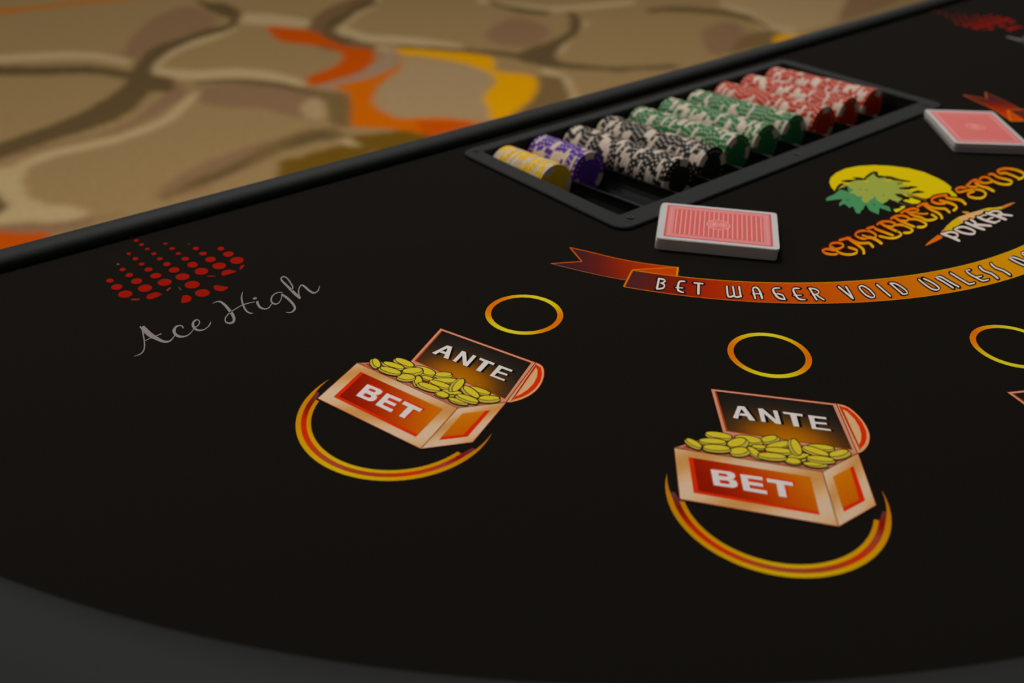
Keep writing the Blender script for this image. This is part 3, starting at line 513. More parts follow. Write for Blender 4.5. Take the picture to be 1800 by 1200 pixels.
  ['T',14.2,[44,10,6],[707.71,325.26,714.52,327.26,703.61,317.39,710.48,319.68,702.57,311.46,709.44,313.78,700.55,307.4,706.56,308.37,696.29,304.08,700.89,303.76],3],
  ['T',14.2,[44,10,6],[708.83,322.58,715.72,325.36,708.42,317.28,715.26,320.37,710.95,313.13,717.61,316.58,713.91,310.34,720.81,313.14,711.09,305.87,717.56,307.54],3],
  ['T',15,['R',595.7,306.6,0.41,25.72,[196,165,8],[200,84,0]],[702.59,326.27,705.68,329.01,710.09,326.34,713.72,329.07,712.66,325.07,717.23,326.93,709.98,323.09,713.25,323.11],3],
  ['T',15,['R',595.7,306.6,0.41,25.72,[196,165,8],[200,84,0]],[708.84,325.59,713.38,326.93,704.74,317.77,709.33,319.29,703.71,311.84,708.29,313.39,701.55,307.56,705.56,308.21,697.05,304.02,700.13,303.81],3],
  ['T',15,['R',595.7,306.6,0.41,25.72,[196,165,8],[200,84,0]],[710.0,323.05,714.54,324.88,709.58,317.81,714.08,319.84,712.08,313.72,716.46,315.99,715.08,310.82,719.62,312.66,712.19,306.15,716.45,307.25],3],
  ['T',15.2,[44,10,6],[728.78,319.55,722.15,315.86,725.3,322.21,718.37,318.93,725.45,326.38,719.18,325.13,726.68,326.68,730.1,330.76,732.37,326.11,738.41,330.28,739.1,323.57,745.54,327.64],3],
  ['T',15.2,[44,10,6],[738.92,324.7,745.38,325.32,734.46,319.93,742.48,323.04,737.15,314.69,745.09,318.44,739.02,310.78,747.03,313.68,735.55,305.95,742.95,307.67],3],
  ['T',15.2,[44,10,6],[725.81,319.8,733.3,323.11,726.69,314.99,734.18,318.12,726.63,309.98,733.93,312.27,725.69,308.33,727.43,306.03,721.26,307.83,718.12,303.82],3],
  ['T',16,['R',595.7,306.6,0.41,25.72,[196,165,8],[200,84,0]],[727.63,318.92,723.27,316.49,724.11,321.64,719.55,319.48,724.37,326.17,720.25,325.35,727.26,327.37,729.51,330.06,733.4,326.82,737.37,329.57,740.19,324.26,744.43,326.94],3],
  ['T',16,['R',595.7,306.6,0.41,25.72,[196,165,8],[200,84,0]],[739.91,324.79,744.38,325.22,735.68,320.41,741.24,322.56,738.36,315.26,743.86,317.86,740.24,311.22,745.79,313.24,736.68,306.22,741.8,307.41],3],
  ['T',16,['R',595.7,306.6,0.41,25.72,[196,165,8],[200,84,0]],[727.01,320.34,732.08,322.57,727.9,315.5,732.96,317.61,727.8,310.35,732.74,311.9,725.97,307.96,727.15,306.4,720.75,307.18,718.63,304.47],3],
  ['T',16.2,[44,10,6],[773.0,325.7,765.85,321.86,769.77,328.12,763.36,323.93,760.25,327.38,760.74,324.57,753.12,320.08,760.4,323.5,760.34,317.55,766.84,321.6,768.36,315.1,775.41,318.95,771.57,310.46,779.12,313.35,769.46,306.66,773.54,305.78,765.25,305.82,760.23,301.77,760.48,307.78,753.49,304.26,758.76,312.61,751.51,310.07,758.18,313.28,760.28,316.95,764.89,312.7,770.4,316.88],3],
  ['T',17,['R',595.7,306.6,0.41,25.72,[196,165,8],[200,84,0]],[771.66,324.97,767.18,322.57,768.57,327.33,764.56,324.71,760.34,326.86,760.65,325.1,754.48,320.72,759.03,322.86,761.55,318.3,765.62,320.84,769.67,315.82,774.08,318.22,772.97,311.0,777.69,312.81,770.22,306.5,772.77,305.94,764.3,305.06,761.16,302.52,759.17,307.12,754.79,304.91,757.39,312.13,752.86,310.54,758.57,313.96,759.88,316.26,765.92,313.48,769.36,316.09],3],
  ['T',17.2,[44,10,6],[772.27,322.12,775.95,326.13,785.28,324.39,790.25,328.6,788.79,323.86,796.36,326.56,785.4,321.36,787.09,319.18,781.39,320.35,775.42,316.28,778.48,323.67,771.39,320.05],3],
  ['T',17.2,[44,10,6],[781.74,320.99,789.98,323.46,778.74,314.87,787.11,317.9,779.73,310.0,788.1,313.12,777.92,304.5,786.15,307.17],3],
  ['T',18,['R',595.7,306.6,0.41,25.72,[196,165,8],[200,84,0]],[772.98,322.89,775.23,325.35,786.24,325.2,789.29,327.78,790.24,324.38,794.89,326.03,785.72,320.94,786.76,319.6,780.23,319.56,776.57,317.06,777.1,322.97,772.75,320.75],3],
  ['T',18,['R',595.7,306.6,0.41,25.72,[196,165,8],[200,84,0]],[783.14,321.41,788.56,323.04,780.16,315.38,785.67,317.38,781.15,310.53,786.66,312.59,779.32,304.95,784.73,306.71],3],
  ['T',18.2,[44,10,6],[802.24,316.95,796.01,313.21,795.82,318.77,789.1,315.3,794.62,322.16,787.9,320.37,795.99,322.91,798.81,326.57,800.96,322.5,807.86,326.07,800.82,318.37,807.75,320.29,796.95,315.81,801.73,315.64],3],
  ['T',18.2,[44,10,6],[810.32,322.42,817.82,326.26,812.24,321.23,820.12,324.13,809.07,315.32,816.87,318.11,810.18,309.3,817.97,312.31,810.23,304.65,817.13,305.91,809.94,305.1,804.18,301.07,805.74,307.62,798.35,304.15,804.12,312.31,796.5,309.41,805.89,317.3,798.3,314.81],3],
  ['T',19,['R',595.7,306.6,0.41,25.72,[196,165,8],[200,84,0]],[800.95,316.17,797.29,313.98,794.42,318.05,790.48,316.01,793.23,321.79,789.28,320.74,796.57,323.67,798.23,325.81,802.37,323.23,806.42,325.33,802.25,318.77,806.32,319.89,797.94,315.78,800.74,315.67],3],
  ['T',19,['R',595.7,306.6,0.41,25.72,[196,165,8],[200,84,0]],[811.76,323.16,816.36,325.51,813.75,321.79,818.59,323.56,810.57,315.85,815.36,317.56,811.67,309.88,816.46,311.73,811.56,304.9,815.79,305.66,808.82,304.32,805.29,301.84,804.3,306.95,799.77,304.82,802.64,311.75,797.96,309.96,804.42,316.82,799.76,315.29],3],
  ['T',19.2,[44,10,6],[830.56,319.01,822.69,315.09,826.92,321.69,818.71,318.39,825.34,322.02,826.24,325.43,829.64,321.46,836.85,325.81,834.37,318.84,842.59,322.67,836.83,312.78,845.26,315.97,835.16,306.69,842.65,308.11,832.36,305.26,829.7,301.46,826.25,305.7,820.27,301.48],3],
  ['T',19.2,[44,10,6],[823.42,315.95,831.16,318.81,822.99,310.4,830.68,313.09,821.5,304.92,829.11,307.43],3],
  ['T',20,['R',595.7,306.6,0.41,25.72,[196,165,8],[200,84,0]],[829.08,318.27,824.15,315.82,825.38,321.07,820.24,319.0,825.51,322.66,826.07,324.79,830.98,322.27,835.5,324.99,835.9,319.55,841.04,321.94,838.39,313.37,843.67,315.37,836.55,306.96,841.24,307.84,831.86,304.54,830.2,302.16,825.12,304.9,821.38,302.26],3],
  ['T',20,['R',595.7,306.6,0.41,25.72,[196,165,8],[200,84,0]],[824.96,316.52,829.61,318.24,824.52,310.94,829.14,312.55,823.01,305.42,827.58,306.93],3],
 ],
 'poker': [
  ['F',1,[196,92,5],[645.6,287.64,652.56,289.23,662.25,290.41,670.33,291.33,670.85,288.72,668.42,286.4,658.53,286.37,647.2,287.12]],
  ['F',1,[190,105,45],[672.6,292.13,683.61,293.64,684.44,291.66,682.71,289.73,676.87,291.35]],
  ['F',1.1,[186,150,10],[683.12,293.37,690.02,295.24,701.39,297.07,711.81,297.79,715.83,295.99,704.59,290.44,693.49,289.8,685.86,288.55,682.24,291.42]],
  ['F',1.2,[196,148,92],[711.81,297.79,722.67,296.19,727.97,295.52,738.89,293.3,741.33,292.09,735.5,289.57,724.04,289.5,718.86,288.74,712.69,290.86,703.57,289.89,707.77,293.38]],
  ['F',1.1,[190,155,15],[740.74,293.27,747.3,291.69,752.82,288.06,758.88,286.17,754.21,283.35,747.02,287.59,735.88,289.27]],
  ['F',1.2,[190,105,40],[757.93,286.19,764.97,285.75,770.91,284.74,775.39,282.98,764.99,282.8,754.44,283.46]],
  ['F',1.3,[190,120,35],[724.28,301.29,727.49,298.75,727.06,295.54,722.52,295.61,722.71,299.69]],
  ['T',3,[22,18,12],[670.36,287.85,677.95,290.85,670.48,282.68,678.03,285.52,669.77,275.68,677.26,278.36],2],
  ['T',3,[22,18,12],[673.95,287.41,679.39,291.19,678.45,286.32,684.54,289.86,680.43,283.65,687.09,286.31,679.68,282.01,684.24,281.66,680.34,282.34,675.76,278.54,677.13,283.95,671.35,280.4],2],
  ['T',3,[22,18,12],[687.28,285.78,691.39,289.79,691.1,286.13,696.82,290.09,695.16,284.13,702.06,287.4,695.45,278.94,702.46,281.37,694.53,276.34,699.72,276.3,695.74,276.99,690.16,273.17,692.72,279.51,685.99,276.35,691.43,284.28,684.53,281.6,692.48,288.53,685.58,286.2],2],
  ['T',3,[22,18,12],[703.02,286.4,711.06,289.28,702.19,279.63,710.19,282.55,702.39,273.46,710.34,276.43],2],
  ['T',3,[22,18,12],[711.34,287.42,718.59,289.36,709.47,283.59,715.92,284.46,705.43,280.79,710.14,280.17],2],
  ['T',3,[22,18,12],[706.2,280.28,713.77,283.96,709.55,276.28,717.16,279.91,712.17,272.87,719.81,276.45],2],
  ['T',3,[22,18,12],[719.78,285.49,727.83,288.34,718.99,279.15,727.0,282.17,720.3,273.93,728.26,277.14],2],
  ['T',3,[22,18,12],[723.77,285.25,727.42,288.5,727.48,285.46,732.03,288.7,729.88,284.5,735.09,287.59],2],
  ['T',3,[22,18,12],[722.23,279.18,726.58,282.63,726.57,279.07,731.24,282.51,729.67,278.58,734.69,281.99],2],
  ['T',3,[22,18,12],[721.45,273.87,727.09,277.2,724.98,272.58,730.1,276.04,729.68,272.56,734.02,276.09],2],
  ['T',3,[22,18,12],[732.67,284.71,741.15,288.0,733.24,278.72,741.69,281.86,733.11,271.96,741.51,274.95],2],
  ['T',3,[22,18,12],[736.1,284.37,741.37,288.27,741.48,284.05,747.84,287.75,743.91,281.57,751.13,284.28,743.0,279.68,747.0,278.77,742.68,280.13,737.47,276.31,741.55,281.39,734.86,278.01],2],
  ['T',3,[22,18,12],[739.21,277.93,746.38,281.23,741.86,274.44,749.05,277.69,743.79,271.79,751.0,275.02],2],
  ['T',4,[190,172,162],[672.01,288.5,676.28,290.19,672.12,283.3,676.37,284.89,671.4,276.26,675.61,277.77],3],
  ['T',4,[190,172,162],[675.24,288.3,678.09,290.29,679.88,287.16,683.08,289.01,682.0,284.28,685.5,285.67,680.76,281.93,683.15,281.75,679.25,281.43,676.84,279.43,675.75,283.11,672.71,281.24],3],
  ['T',4,[190,172,162],[688.24,286.71,690.43,288.85,692.43,287.05,695.47,289.16,696.76,284.88,700.44,286.63,697.08,279.51,700.82,280.8,695.74,276.33,698.51,276.31,694.43,276.09,691.45,274.05,691.14,278.77,687.55,277.08,689.81,283.65,686.13,282.22,690.86,287.99,687.18,286.74],3],
  ['T',4,[190,172,162],[704.77,287.02,709.29,288.65,703.93,280.26,708.43,281.91,704.12,274.11,708.59,275.78],3],
  ['T',4,[190,172,162],[712.99,287.86,716.92,288.91,710.94,283.79,714.44,284.26,706.51,280.65,709.05,280.32],3],
  ['T',4,[190,172,162],[707.87,281.09,712.08,283.14,711.23,277.08,715.46,279.1,713.86,273.66,718.1,275.65],3],
  ['T',4,[190,172,162],[721.55,286.12,726.03,287.71,720.75,279.82,725.21,281.5,722.06,274.64,726.48,276.42],3],
  ['T',4,[190,172,162],[724.75,286.13,726.43,287.63,728.7,286.33,730.8,287.82,731.28,285.33,733.68,286.75],3],
  ['T',4,[190,172,162],[723.34,280.07,725.45,281.74,727.76,279.95,730.03,281.63,730.95,279.45,733.39,281.11],3],
  ['T',4,[190,172,162],[722.87,274.71,725.67,276.36,726.26,273.45,728.8,275.17,730.76,273.44,732.92,275.2],3],
  ['T',4,[190,172,162],[734.51,285.43,739.28,287.27,735.08,279.4,739.83,281.17,734.94,272.61,739.66,274.29],3],
  ['T',4,[190,172,162],[737.37,285.3,740.09,287.32,743.01,284.94,746.29,286.85,745.64,282.22,749.37,283.62,743.97,279.46,746.03,278.99,741.41,279.2,738.72,277.23,739.92,280.57,736.47,278.82],3],
  ['T',4,[190,172,162],[740.9,278.71,744.67,280.44,743.56,275.2,747.34,276.91,745.5,272.55,749.28,274.25],3],
 ],
 'tail_top': [439.49,447.96,441.66,443.17,444.72,436.41,447.57,429.98,449.65,424.8,451.53,419.93,453.84,414.8,456.78,409.16,460.15,403.26,463.89,397.25,468.65,390.43,473.78,383.5,477.4,378.65],
 'tail_bot': [412.21,438.15,414.37,432.88,417.42,425.45,420.41,418.43,423.02,412.64,425.57,407.22,428.15,402.09,430.74,397.26,433.36,392.71,436.07,388.29,439.28,383.52,442.59,378.87,444.91,375.63],
 'notch': [431.25,426.91],
 'fold': [450.1,395.97,477.74,378.67,466.6,369.94,452.71,391.53],
 'band_start': [425.93,381.54,449.97,395.84],
 'ribbon_text': [
  ['T',4,[24,12,10],[454.05,376.96,455.66,374.31,448.54,372.63,449.97,369.88,443.15,368.69,444.4,365.83],2],
  ['T',4,[24,12,10],[452.87,373.74,457.33,377.17,454.28,371.43,458.92,374.1,455.25,371.99,455.28,368.82,452.82,371.97,450.38,367.92],2],
  ['T',4,[24,12,10],[449.14,368.86,453.73,371.3,449.57,367.46,453.02,367.29,448.74,366.81,446.33,362.82,445.21,368.4,441.6,364.52],2],
  ['T',4,[24,12,10],[467.42,363.87,463.71,360.49,463.97,366.2,461.68,361.85,456.29,361.72,458.06,359.15,450.44,355.73,455.05,356.71,451.13,351.5,455.35,354.01],2],
  ['T',4,[24,12,10],[452.94,358.16,456.45,361.12,455.77,355.34,459.29,358.29],1],
  ['T',4,[24,12,10],[467.37,354.64,471.49,357.87,470.59,350.72,474.72,353.92],1],
  ['T',4,[24,12,10],[469.59,355.1,472.08,352.89,458.44,345.75,460.89,343.58],1],
  ['T',4,[24,12,10],[481.7,340.45,484.31,339.08,475.36,334.74,478.14,333.56,470.63,329.77,474.94,330.53,471.52,326.78,475.69,330.4,474.24,326.33,477.67,330.2],2],
  ['T',4,[24,12,10],[484.31,337.34,487.32,336.35,478.74,331.88,481.69,330.86,474.03,327.16,478.26,327.75,474.54,323.97,478.9,327.45,477.4,323.04,481.22,326.82],2],
  ['T',4,[24,12,10],[487.66,334.75,490.57,333.66,481.97,329.37,484.84,328.27,477.49,325.16,480.31,324.04],2],
  ['T',4,[24,12,10],[486.11,316.55,482.86,317.25,493.47,324.09,490.47,325.1,494.18,325.03,495.81,328.63,494.78,324.65,499.63,327.36,493.75,322.55,498.05,323.02,489.94,318.33,493.79,317.9,486.21,314.36,489.86,313.75],2],
  ['T',4,[24,12,10],[486.88,320.54,490.56,323.35,490.88,317.08,494.59,319.87],1],
  ['T',4,[24,12,10],[510.54,317.2,506.8,314.32,508.07,319.31,504.34,315.62,501.92,317.72,504.54,316.09,497.04,311.71,501.81,312.42,494.64,306.24,499.8,308.46,496.57,302.92,500.89,305.49],2],
  ['T',4,[24,12,10],[500.61,303.97,497.23,304.13,504.74,308.96,500.37,307.55,503.68,312.99,499.25,310.5],2],
  ['T',4,[24,12,10],[520.65,308.58,516.78,305.8,518.13,310.95,514.47,307.29,511.83,308.46,515.19,307.57,506.38,301.81,510.94,302.32,504.33,297.18,509.37,299.51,507.09,294.2,510.83,296.54],2],
  ['T',4,[24,12,10],[506.57,302.04,510.12,304.67,510.31,299.3,513.88,301.92],1],
  ['T',4,[24,12,10],[522.34,302.63,526.73,302.95,517.84,296.74,522.17,297.03,512.95,290.33,517.21,290.59],2],
  ['T',4,[24,12,10],[522.48,301.27,526.99,304.0,524.36,298.36,529.03,300.57,523.88,296.18,526.92,295.53,523.0,296.29,520.01,293.0,521.39,297.62,517.29,294.63],2],
  ['T',4,[24,12,10],[518.51,294.02,523.0,295.42,517.19,290.07,521.7,291.59,516.63,286.96,521.16,288.62],2],
  ['T',4,[24,12,10],[538.98,290.46,544.27,291.94,535.91,283.0,541.13,284.42,532.9,275.69,538.05,277.05],2],
  ['T',4,[24,12,10],[543.48,288.27,548.09,288.58,538.68,282.27,543.11,282.43,533.41,276.32,537.67,276.31],2],
  ['T',4,[24,12,10],[550.9,281.02,554.86,284.49,553.09,280.86,558.26,283.54,552.67,276.81,557.77,278.25,549.04,270.45,553.59,270.99,549.33,270.06,548.01,266.92,548.71,270.64,543.69,268.16,549.1,274.68,544.1,273.24,552.37,280.4,547.67,279.64,554.13,282.34,549.94,282.26],2],
  ['T',4,[24,12,10],[562.19,275.93,567.45,277.21,558.71,268.71,563.9,269.94,555.5,262.0,560.63,263.19],2],
  ['T',4,[24,12,10],[570.97,271.22,576.15,272.47,567.85,264.78,572.95,265.97,564.55,258.09,569.58,259.23],2],
  ['T',4,[24,12,10],[571.44,270.59,576.32,273.5,573.66,268.78,578.9,271.02,572.48,263.18,577.59,264.63,570.16,258.59,574.62,258.99,570.98,258.76,568.28,255.54,569.29,259.92,564.87,256.95],2],
  ['T',4,[24,12,10],[591.36,261.68,596.73,262.97,588.16,255.07,593.53,256.45,586.19,249.03,591.66,250.97,587.97,245.66,592.83,248.63,595.43,246.74,592.16,247.68,599.0,252.07,593.6,250.72,600.59,257.37,595.01,255.55,600.87,261.88,595.24,259.83],2],
  ['T',4,[24,12,10],[604.63,242.74,599.07,241.26,607.45,250.77,601.8,249.16,609.25,257.61,603.98,256.79,606.44,254.83,611.76,257.7,607.0,253.19,612.63,255.05,604.79,246.2,610.49,247.89,603.43,239.64,609.09,241.35],2],
  ['T',4,[24,12,10],[617.27,252.46,622.95,254.08,614.71,244.56,620.33,246.14,612.57,237.15,618.17,238.83,613.3,235.49,618.21,238.45,617.21,234.5,621.69,237.62],2],
  ['T',4,[24,12,10],[637.31,249.53,632.34,246.33,630.98,249.4,633.88,248.12,626.69,244.01,632.35,245.38,625.33,238.57,631.08,240.29,624.39,232.78,630.03,235.17,629.13,230.84,634.02,233.87],2],
  ['T',4,[24,12,10],[625.92,237.97,630.49,240.89,628.28,237.13,632.84,240.06,630.49,236.42,635.03,239.35],2],
  ['T',4,[24,12,10],[641.82,244.72,648.06,245.8,638.72,239.83,644.95,241.62,639.25,234.69,645.3,236.45,636.11,228.85,642.43,230.22],2],
  ['T',4,[24,12,10],[652.82,242.01,658.99,243.05,649.62,237.11,655.8,238.85,649.91,231.42,656.1,233.27,647.45,225.92,653.98,227.49],2],
  ['T',4,[24,12,10],[675.15,226.16,668.96,224.37,676.25,232.43,670.03,230.66,678.06,239.17,672.38,238.44,675.42,236.53,681.56,239.28,675.94,232.94,682.28,235.11,676.01,226.82,682.32,228.87],2],
  ['T',4,[24,12,10],[697.0,237.56,691.6,234.27,690.78,238.43,689.96,235.5,684.96,233.46,691.26,234.95,683.73,228.48,690.14,230.48,684.33,224.54,690.72,226.74],2],
  ['T',5,[196,182,172],[454.47,376.27,455.24,375.01,448.91,371.91,449.59,370.6,443.48,367.94,444.07,366.58],2],
  ['T',5,[196,182,172],[454.19,374.75,456.0,376.14,455.65,372.22,457.54,373.31,455.26,371.05,455.27,369.76,452.09,370.77,451.1,369.12],2],
  ['T',5,[196,182,172],[450.5,369.58,452.36,370.58,450.59,367.41,451.99,367.34,448.02,365.62,447.04,364.0,444.13,367.24,442.66,365.67],2],
  ['T',5,[196,182,172],[466.22,362.77,464.9,361.58,463.34,365.0,462.31,363.04,456.74,361.06,457.6,359.81,451.67,355.99,453.81,356.45,452.45,352.29,454.02,353.22],2],
  ['T',5,[196,182,172],[454.14,359.17,455.23,360.1,456.98,356.35,458.08,357.27],1],
  ['T',5,[196,182,172],[468.66,355.65,470.19,356.85,471.88,351.72,473.42,352.91],1],
  ['T',5,[196,182,172],[470.2,354.56,471.47,353.43,459.04,345.21,460.29,344.11],1],
  ['T',5,[196,182,172],[482.44,340.06,483.57,339.47,476.15,334.4,477.35,333.89,471.84,329.98,473.72,330.32,472.7,327.8,474.51,329.37,475.21,327.42,476.69,329.1],2],
  ['T',5,[196,182,172],[485.16,337.06,486.47,336.63,479.58,331.59,480.85,331.15,475.22,327.33,477.06,327.59,475.77,324.95,477.66,326.46,478.48,324.11,480.13,325.74],2],
  ['T',5,[196,182,172],[488.48,334.44,489.75,333.97,482.78,329.06,484.02,328.58,478.29,324.84,479.51,324.36],2],
  ['T',5,[196,182,172],[485.19,316.75,483.78,317.05,492.62,324.38,491.32,324.82,494.66,326.08,495.33,327.58,496.19,325.44,498.21,326.56,494.96,322.68,496.83,322.88,490.97,318.21,492.76,318.01,487.18,314.2,488.88,313.92],2],
  ['T',5,[196,182,172],[488.12,321.48,489.32,322.4,492.12,318.01,493.34,318.92],1],
  ['T',5,[196,182,172],[509.28,316.22,508.06,315.28,506.98,318.23,505.43,316.69,502.62,317.29,503.84,316.53,498.31,311.9,500.53,312.23,496.05,306.85,498.37,307.85,497.92,303.72,499.53,304.69],2],
  ['T',5,[196,182,172],[499.55,304.02,498.29,304.08,503.37,308.52,501.73,307.99,502.29,312.21,500.63,311.27],2],
  ['T',5,[196,182,172],[519.34,307.64,518.08,306.73,517.05,309.88,515.54,308.36,512.76,308.22,514.27,307.82,507.63,301.95,509.68,302.18,505.75,297.84,507.93,298.85,508.39,295.01,509.52,295.71],2],
  ['T',5,[196,182,172],[507.81,302.96,508.88,303.75,511.56,300.22,512.63,301.0],1],
  ['T',5,[196,182,172],[523.58,302.72,525.48,302.86,519.07,296.82,520.94,296.95,514.15,290.4,516.0,290.52],2],
  ['T',5,[196,182,172],[523.89,302.12,525.58,303.14,525.81,299.05,527.57,299.88,524.83,295.98,525.97,295.73,522.06,295.26,520.94,294.02,520.1,296.68,518.56,295.56],2],
  ['T',5,[196,182,172],[519.91,294.46,521.59,294.98,518.59,290.54,520.28,291.11,518.04,287.48,519.74,288.1],2],
  ['T',5,[196,182,172],[540.53,290.89,542.7,291.5,537.44,283.42,539.58,284.0,534.42,276.09,536.53,276.65],2],
  ['T',5,[196,182,172],[544.84,288.36,546.72,288.49,539.99,282.32,541.8,282.38,534.67,276.32,536.41,276.31],2],
  ['T',5,[196,182,172],[552.13,282.09,553.62,283.4,554.69,281.69,556.64,282.71,554.25,277.25,556.17,277.8,550.45,270.62,552.17,270.83,548.92,269.08,548.42,267.9,547.14,269.86,545.24,268.93,547.54,274.23,545.65,273.68,550.9,280.16,549.13,279.88,552.83,282.32,551.24,282.28],2],
  ['T',5,[196,182,172],[563.78,276.32,565.85,276.82,560.27,269.08,562.32,269.57,557.05,262.36,559.07,262.83],2],
  ['T',5,[196,182,172],[572.58,271.61,574.53,272.08,569.43,265.15,571.35,265.6,566.11,258.44,568.01,258.87],2],
  ['T',5,[196,182,172],[573.0,271.52,574.75,272.57,575.33,269.5,577.22,270.3,574.11,263.64,575.95,264.16,571.58,258.72,573.19,258.86,570.11,257.73,569.14,256.57,567.87,258.96,566.28,257.89],2],
  ['T',5,[196,182,172],[593.03,262.08,595.05,262.57,589.83,255.49,591.85,256.02,587.88,249.63,589.95,250.36,589.48,246.58,591.31,247.7,594.41,247.03,593.18,247.38,597.31,251.65,595.27,251.14,598.84,256.8,596.74,256.11,599.11,261.24,596.99,260.46],2],
  ['T',5,[196,182,172],[602.92,242.28,600.77,241.71,605.71,250.28,603.53,249.66,607.63,257.36,605.59,257.04,608.1,255.73,610.08,256.79,608.76,253.77,610.85,254.46,606.53,246.71,608.73,247.37,605.16,240.16,607.35,240.82],2],
  ['T',5,[196,182,172],[619.05,252.97,621.16,253.57,616.47,245.06,618.56,245.64,614.32,237.68,616.4,238.3,614.84,236.42,616.66,237.52,618.62,235.48,620.28,236.63],2],
  ['T',5,[196,182,172],[635.74,248.52,633.9,247.33,631.89,249.0,632.97,248.52,628.47,244.44,630.56,244.94,627.13,239.1,629.26,239.74,626.16,233.53,628.25,234.42,630.66,231.79,632.48,232.91],2],
  ['T',5,[196,182,172],[627.42,238.93,628.97,239.92,629.78,238.1,631.32,239.08,631.99,237.39,633.52,238.38],2],
  ['T',5,[196,182,172],[643.6,245.03,646.26,245.49,640.58,240.37,643.07,241.08,641.1,235.23,643.44,235.91,637.91,229.24,640.61,229.83],2],
  ['T',5,[196,182,172],[654.62,242.31,657.18,242.74,651.51,237.64,653.89,238.31,651.81,231.99,654.19,232.7,649.31,226.37,652.1,227.04],2],
  ['T',5,[196,182,172],[673.19,225.6,670.9,224.93,674.29,231.87,671.98,231.21,676.27,238.94,674.16,238.67,677.34,237.39,679.62,238.41,677.93,233.62,680.28,234.43,677.99,227.47,680.33,228.23],2],
  ['T',5,[196,182,172],[695.29,236.52,693.29,235.3,690.52,237.51,690.21,236.42,686.93,233.92,689.27,234.48,685.73,229.11,688.11,229.85,686.33,225.23,688.7,226.05],2],
 ],
}
